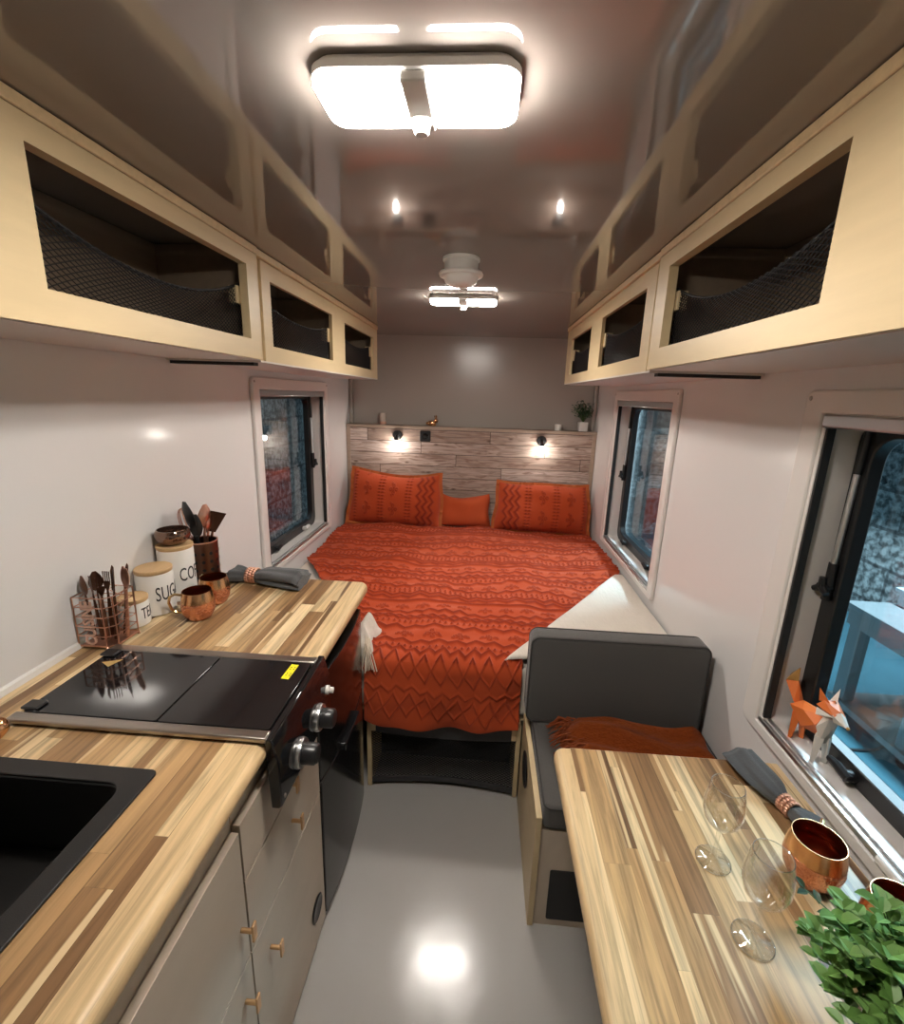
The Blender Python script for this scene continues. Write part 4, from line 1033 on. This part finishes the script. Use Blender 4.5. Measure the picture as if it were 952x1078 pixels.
tx.xform(Matrix.Translation(((RX0+RX1)/2-.006, RY0-.0045, zb+RH/2-.002)) @ Matrix(((0, -1, 0, 0), (0, 0, -1, 0), (1, 0, 0, 0), (0, 0, 0, 1)))); tx.build('lettering', M_ROSEL, t, smooth=0)
CG = 'cutlery standing in the wire rack'
def cutlery(name, label, x, y, lean, head, handle_m, head_m, hl=.115):
    t = thing(name, label, 'cutlery', (x, y, zb+.003), CG)
    m = axis_mx((x, y, zb+.003), (lean[0], lean[1], 1))
    h = MB(); h.tube([(0, 0, 0), (0, 0, .02), (0, 0, hl*.6), (0, 0, hl)], [.0048, .0056, .0045, .0022], 8, flat=.5); h.xform(m).build('handle', handle_m, t)
    if head == 'spoon': mb = spoon_head(hl-.004, .055, .017, .006, .0015)
    elif head == 'fork':
        mb = MB(); mb.prism([(-.003, hl-.004), (.003, hl-.004), (.010, hl+.016), (.010, hl+.022), (-.010, hl+.022), (-.010, hl+.016)], -.0008, .0008, 'y')
        for k in range(4): xx = -.0088+.0058*k; mb.box(xx-.0011, xx+.0011, -.0008, .0008, hl+.022, hl+.050)
    else:
        mb = MB(); mb.prism([(-.004, hl-.006), (.007, hl-.004), (.009, hl+.050), (.002, hl+.068), (-.004, hl+.062)], -.0008, .0008, 'y')
    mb.xform(m).build({'spoon': 'spoon_bowl', 'fork': 'tines', 'knife': 'blade'}[head], head_m, t)
    return t
specs = [('spoon', -1.048, 1.110, (-.02, -.05), 'dark bronze spoon at the wall corner of the wire rack'), ('spoon', -1.040, 1.132, (-.03, .02), 'dark bronze spoon just behind the corner spoon in the rack'),
         ('fork', -1.026, 1.108, (-.02, -.03), 'bronze fork standing by the spoons in the rack'), ('fork', -1.018, 1.135, (.0, .04), 'bronze fork in the middle of the wire rack'), ('fork', -1.012, 1.112, (.05, -.05), 'bronze fork leaning toward the lettering in the rack'),
         ('knife', -1.003, 1.130, (.02, .08), 'slim bronze knife upright in the wire rack'), ('knife', -.994, 1.116, (.06, .06), 'bronze knife leaning to the rack corner'), ('knife', -.985, 1.140, (.05, .15), 'bronze knife beside the zigzag wires'), 
         ('spoon', -.990, 1.155, (.03, .06), 'pale copper teaspoon at the back of the wire rack'), ('spoon', -.976, 1.135, (.05, .1), 'pale copper teaspoon beside the knives in the rack')]
for kd, x, y, ln, lb in specs: cutlery(kd, lb, x, y-.012, ln, kd, M_DARKCOP if 'pale' not in lb else M_ROSE, M_DARKCOP if 'pale' not in lb else M_ROSE, .138 if 'tea' not in lb else .145)

# ------------------------------------------------------------------ wine glasses
def wine_glass(label):
    t = thing('wine_glass', label, 'wine glass', (0, 0, 0), 'clear wine glasses')
    b = [(.004, .085), (.010, .087), (.022, .094), (.032, .108), (.0375, .128), (.0375, .148), (.034, .172), (.0305, .190), (.0300, .1908), (.0294, .190), (.0328, .172), (.0363, .148), (.0363, .128), (.0308, .109), (.021, .0962), (.010, .0905), (.0005, .0895)]
    ft = [(.0005, .0), (.033, .0), (.0338, .0012), (.033, .0022), (.012, .0050), (.0058, .011), (.0040, .022), (.0036, .05), (.0040, .078), (.0042, .0849), (.0005, .0849)]
    MB().lathe(ft, seg=36).build('foot_and_stem', M_GLASS, t, smooth=70)
    MB().lathe([(.0005, .085)]+b, seg=40).build('glass_bowl', M_GLASS, t, smooth=70)
    for nm, r, z, q in (('rim', .0299, .1905, .0007), ('foot_rim', .0336, .0013, .0007)):
        MB().tube([(r*math.cos(2*PI*k/44), r*math.sin(2*PI*k/44), z) for k in range(44)], q, 6, closed=True).build(nm, M_GRIM, t)
    return t
g0 = wine_glass('clear wine glass on the table set toward the bench seat'); place(g0, (.511, .797, ZT+.001), scale=.98)
dup(g0, (.513, .652, ZT+.001), (0, 0, .4), 'clear wine glass on the table beside the leafy plant', scale=.99)

# ------------------------------------------------------------------ leafy plant on the table
px, py = .645, .515
t = thing('potted_plant', 'bushy bright green plant in a pale pot on the dining table', 'plant', (px, py, ZT))
MB().lathe([(.001, 0), (.040, 0), (.044, .004), (.052, .075), (.053, .080), (.048, .080), (.047, .070), (.001, .068)], (px, py, ZT), 32).build('pot', M_POT, t)
MB().lathe([(.001, .0682), (.0465, .0682), (.03, .074), (.001, .076)], (px, py, ZT), 24).build('soil', M_SOIL, t)
st = MB(); lf = MB(); rg = random.Random(17)
def fixp(p):
    p = p.copy()
    if p.x > XR-.035: p.x = XR-.035
    return p
for k in range(120):
    a = rg.uniform(0, 2*PI); el = rg.uniform(-.15, 1.3); ln = rg.uniform(.10, .145)
    dv = Vector((math.cos(a)*math.cos(el), math.sin(a)*math.cos(el), math.sin(el)*.95))
    p0 = Vector((px, py, ZT+.072)); p2 = fixp(p0+dv*ln+Vector((0, 0, .012))); p1 = p0.lerp(p2, .5)+Vector((0, 0, .012))
    st.tube([p0, p1, p2], [.0016, .0013, .0009], 5)
    for j in range(11):
        s = .38+.62*j/10; q = p0.lerp(p1, s*2) if s < .5 else p1.lerp(p2, s*2-1)
        b_ = rg.uniform(0, 2*PI); dd = (dv*.55+Vector((math.cos(b_), math.sin(b_), rg.uniform(-.2, .7)))*.8)
        ll = rg.uniform(.022, .033)
        leaf(lf, q, dd, (0, 0, 1), ll, ll*.72)
p0 = Vector((px-.045, py+.04, ZT+.13)); p2 = Vector((px-.088, py+.115, ZT+.150)); st.tube([p0, p0.lerp(p2, .5)+Vector((0, 0, .008)), p2], .0011, 5)
for s, dd in ((.55, (-1, .2, .3)), (.75, (.1, 1, .6)), (1., (-.4, .9, .5)), (.95, (-1, -.2, .2))): leaf(lf, p0.lerp(p2, s), dd, (0, 0, 1), .020, .012, 1)
st.build('stems', M_STEM, t); lf.build('foliage', [M_LEAF, M_LEAFD], t, fix=False)

# ------------------------------------------------------------------ faceted fox on the window sill
FOX = Vector((.884, 1.105, W3[2]+.0125))
t = thing('fox_figurine', 'faceted orange and white fox figurine on the window sill', 'figurine', tuple(FOX))
def hull(mb, pts, m=0):
    b = bmesh.new()
    for p in pts: b.verts.new(p)
    r = bmesh.ops.convex_hull(b, input=b.verts); b.verts.index_update()
    vs = [v.co.copy() for v in b.verts]; fs = [tuple(v.index for v in f.verts) for f in b.faces]; b.free()
    return mb.add(vs, fs, m)
def F(fwd, up, side): return FOX+Vector((side*.95, -fwd*.90, up*.80))       # fwd runs along -y
bd = MB(); hull(bd, [F(-.062, .080, .008), F(-.062, .080, -.008), F(-.070, .112, .022), F(-.070, .112, -.022), F(-.052, .142, 0), F(-.010, .138, .026), F(-.010, .138, -.026), F(.035, .155, .0), F(.040, .125, .024), F(.040, .125, -.024), F(.036, .080, 0), F(-.015, .072, .016), F(-.015, .072, -.016)])
bd.build('body', M_FOXO, t, smooth=0)
ch = MB(); hull(ch, [F(.030, .160, .006), F(.045, .125, .0245), F(.045, .125, -.0245), F(.064, .120, 0), F(.052, .070, .012), F(.052, .070, -.012), F(.036, .080, 0), F(.068, .170, .014), F(.068, .170, -.014), F(.040, .165, -.006)]); ch.build('chest', M_FOXW, t, smooth=0)
hd = MB(); hull(hd, [F(.030, .192, .026), F(.030, .192, -.026), F(.040, .215, .017), F(.040, .215, -.017), F(.034, .166, 0), F(.082, .190, .014), F(.082, .190, -.014), F(.078, .205, 0), F(.070, .168, 0)]); ho_ = hd.build('head', M_FOXO, t, smooth=0)
mz = MB(); hull(mz, [F(.076, .192, .016), F(.076, .192, -.016), F(.080, .204, 0), F(.112, .178, .004), F(.112, .178, -.004), F(.072, .164, .006), F(.072, .164, -.006)]); mz.build('muzzle', M_FOXW, ho_, smooth=0)
for s in (-1, 1):
    ck = MB(); hull(ck, [F(.034, .186, s*.0265), F(.080, .187, s*.0148), F(.060, .166, s*.008), F(.040, .164, s*.030)]); ck.build('cheek', M_FOXW, ho_, smooth=0)
nn = MB(); blob(nn, F(.113, .1785, 0), .004, .004, .004, 8, 6); nn.build('nose', M_FOXE, ho_, smooth=0)
for s in (-1, 1):
    e = MB(); hull(e, [F(.030, .206, s*.022), F(.052, .212, s*.008), F(.026, .204, s*.008), F(.028, .250, s*.026)]); e.build('ear', M_FOXW if s > 0 else M_FOXO, ho_, smooth=0)
for fw, tz_, col in ((.046, .092, M_FOXW), (-.052, .098, M_FOXO)):
    for s in (-1, 1):
        l = MB(); hull(l, [F(fw-.018, tz_, s*.006), F(fw+.014, tz_, s*.006), F(fw, tz_, s*.023), F(fw-.004, .0, s*.017), F(fw+.010, .0, s*.017), F(fw+.002, .0, s*.009), F(fw+.003, .0, s*.022)]); l.build('leg', col, t, smooth=0)
tl = MB(); hull(tl, [F(-.060, .104, 0), F(-.070, .122, .014), F(-.070, .122, -.014), F(-.112, .172, .019), F(-.112, .172, -.019), F(-.086, .186, 0), F(-.126, .186, 0)]); tl.build('tail', M_FOXO, t, smooth=0)
tp = MB(); hull(tp, [F(-.113, .173, .018), F(-.113, .173, -.018), F(-.087, .187, 0), F(-.092, .236, 0), F(-.124, .192, 0)]); tp.build('tail_tip', M_FOXE, t, smooth=0)

# ------------------------------------------------------------------ workshop outside
GZ = -.62
o = MB().box(-5, 5.2, -3, 8, GZ-.1, GZ).build('ground', M_WSFLOOR); o['kind'] = 'structure'
o = MB().box(4.2, 4.35, -3, 8, GZ, 3.3).build('wall_workshop', M_STONE); o['kind'] = 'structure'
o = MB().box(-5, 5.2, 8, 8.15, GZ, 3.3).build('wall_workshop_end', M_STONE); o['kind'] = 'structure'
o = MB().box(-3.2, -3.05, -3, 8, GZ, 3.3).build('wall_workshop_side', M_STONE); o['kind'] = 'structure'
tx0, tx1, ty0, ty1, tz = 2.70, 3.50, 1.95, 3.36, .245
t = thing('workbench', 'grey steel wheeled workbench seen through the table window', 'workbench', (3.1, 2.65, GZ))
MB().box(tx0, tx1, ty0, ty1, tz-.035, tz).build('benchtop', M_WSTOP, t, bevel=.004)
ap = MB(); ap.box(tx0+.02, tx0+.06, ty0+.05, ty1-.03, tz-.16, tz-.036); ap.box(tx1-.06, tx1-.02, ty0+.05, ty1-.03, tz-.16, tz-.036); ap.box(tx0+.06, tx1-.06, ty1-.07, ty1-.03, tz-.16, tz-.036); ap.build('apron', M_WSGREY, t)
for x in (tx0+.03, tx1-.11):
    for y in (ty0+.05, (ty0+ty1)/2, ty1-.15):
        lgm = MB().box(x, x+.08, y, y+.10, GZ+.13, tz-.161).build('leg', M_WSGREY, t, bevel=.004)
MB().box(tx0+.01, tx1-.01, ty0+.02, ty1-.03, GZ+.085, GZ+.13).build('lower_shelf', M_WSGREY, t)
for x in (tx0+.07, tx1-.09):
    for y in (ty0+.10, (ty0+ty1)/2+.05, ty1-.12):
        c = MB(); c.tube([(x-.015, y, GZ+.042), (x+.015, y, GZ+.042)], .041, 18); c.build('caster', M_RUBBER, t)
bx = thing('cardboard_box', 'pale blue box lying on the workbench outside', 'box', (3.2, 3.15, tz))
MB().box(3.02, 3.42, 3.02, 3.32, tz+.0005, tz+.10).build('carton', M_WSBOX, bx, bevel=.004)
MB().box(3.00, 3.44, 3.00, 3.34, tz+.1005, tz+.13).build('lid', M_WSBOX, bx, bevel=.004)
bx = thing('power_supply', 'white instrument box with dark dial on the workbench outside', 'instrument', (2.95, 2.70, tz))
MB().box(2.82, 3.10, 2.55, 2.84, tz+.0005, tz+.14).build('case', M_WSBOX, bx, bevel=.006)
MB().box(2.815, 2.8195, 2.60, 2.70, tz+.05, tz+.11).build('display', M_BLACKP, bx)
for yy in (2.74, 2.79): MB().lathe([(.001, 0), (.016, 0), (.014, .014), (.001, .014)], mx=axis_mx((2.8195, yy, tz+.08), (-1, 0, 0)), seg=14).build('dial', M_BLACKP, bx)
cn = MB(); cn.lathe([(.001, 0), (.045, 0), (.047, .004), (.047, .14), (.043, .15), (.02, .155), (.02, .17), (.001, .17)], (3.06, 2.42, tz+.0005), 24)
tag(cn.build('canister', M_ORANGE, origin=(3.06, 2.42, tz)), 'orange bottle standing on the workbench outside', 'bottle')
dl = MB(); dl.tube([(2.80, 2.92, tz+.032), (2.92, 3.05, tz+.034)], [.03, .03], 14); dl.tube([(2.83, 2.95, tz+.03), (2.91, 2.86, tz+.022)], [.022, .02], 12); dl.tube([(2.92, 3.05, tz+.034), (2.97, 3.10, tz+.034)], [.018, .008], 12)
tag(dl.build('power_drill', M_BLACKP, origin=(2.85, 2.97, tz)), 'black power drill lying on the workbench outside', 'drill')
sh = thing('wall_shelf', 'blue steel wall shelf with diagonal braces outside the window', 'shelf', (4.0, 4.2, 1.2))
MB().box(3.70, 4.198, 3.0, 5.6, 1.34, 1.37).build('board', M_WSBLUE, sh)
for y in (3.5, 4.3, 5.1): MB().tube([(3.74, y, 1.335), (4.19, y, .86)], .022, 8).build('brace', M_BLACKP, sh)
for k, (y, h, w) in enumerate(((3.3, .22, .12), (3.75, .30, .16), (4.15, .18, .12), (4.6, .26, .15))):
    b = MB(); b.lathe([(.001, 0), (w/2, 0), (w/2, h*.7), (w/4, h*.85), (w/4, h), (.001, h)], (3.95, y, 1.3705), 20)
    tag(b.build('paint_can', M_STEEL if k % 2 else M_WSBOX, origin=(3.95, y, 1.37)), ['slim pale can at the near end of the blue shelf', 'tallest steel can on the blue shelf', 'short pale can on the blue shelf', 'steel can at the far end of the blue shelf'][k], 'can', 'cans on the blue wall shelf')
cb = MB(); pts = []
for k in range(31):
    s = k/30; pts.append((2.0+1.0*s, 2.55+.55*s+.10*math.sin(s*6), GZ+.010+.55*max(0, s-.72)**2))
cb.tube(pts, .009, 8); tag(cb.build('power_cable', M_RUBBER, origin=(2.4, 2.8, GZ)), 'black power cable trailing over the blue workshop floor', 'cable')

# ------------------------------------------------------------------ light
def area(name, loc, rot, size, energy, col, sy=None):
    l = bpy.data.lights.new(name, 'AREA'); l.energy = energy; l.size = size; l.color = col
    if sy: l.shape = 'RECTANGLE'; l.size_y = sy
    o = bpy.data.objects.new(name, l); COL.objects.link(o); o.location = loc; o.rotation_euler = rot; return o
area('workshop_tube_light', (2.9, 2.7, 2.9), (0, 0, 0), .25, 330, (.72, .90, 1.), 2.6)
area('workshop_tube_light_side', (-2.1, 3.6, 2.9), (0, 0, 0), .25, 11, (.62, .86, 1.), 2.0)
w = bpy.data.worlds.new('world'); sc.world = w; w.use_nodes = True
w.node_tree.nodes['Background'].inputs[0].default_value = (.05, .07, .09, 1); w.node_tree.nodes['Background'].inputs[1].default_value = .35

# ------------------------------------------------------------------ camera
f_, yaw, pitch, roll, CH = 491.0, -.0633, -.2456, .031, 1.6156
fw = Vector((math.sin(yaw)*math.cos(pitch), math.cos(yaw)*math.cos(pitch), math.sin(pitch)))
r_ = Vector((math.cos(yaw), -math.sin(yaw), 0)); u_ = r_.cross(fw)
r2 = r_*math.cos(roll)+u_*math.sin(roll); u2 = -r_*math.sin(roll)+u_*math.cos(roll)
cam = bpy.data.cameras.new('camera'); co = bpy.data.objects.new('camera', cam); COL.objects.link(co)
mx = Matrix((r2, u2, -fw)).transposed().to_4x4(); mx.translation = (0, 0, CH); co.matrix_world = mx
cam.sensor_fit = 'HORIZONTAL'; cam.sensor_width = 36.; cam.lens = 36.*f_/952.; cam.clip_start = .02
sc.camera = co
vs_ = sc.view_settings; sc.display_settings.display_device = 'sRGB'
vs_.view_transform = 'Standard'; vs_.look = 'None'; vs_.gamma = 1; vs_.use_curve_mapping = False; vs_.exposure = .28
cy = sc.cycles; cy.use_denoising = True; cy.max_bounces = 10; cy.diffuse_bounces = 5; cy.glossy_bounces = 5; cy.transmission_bounces = 8; cy.transparent_max_bounces = 16
cy.caustics_reflective = False; cy.caustics_refractive = False; cy.sample_clamp_indirect = 6.
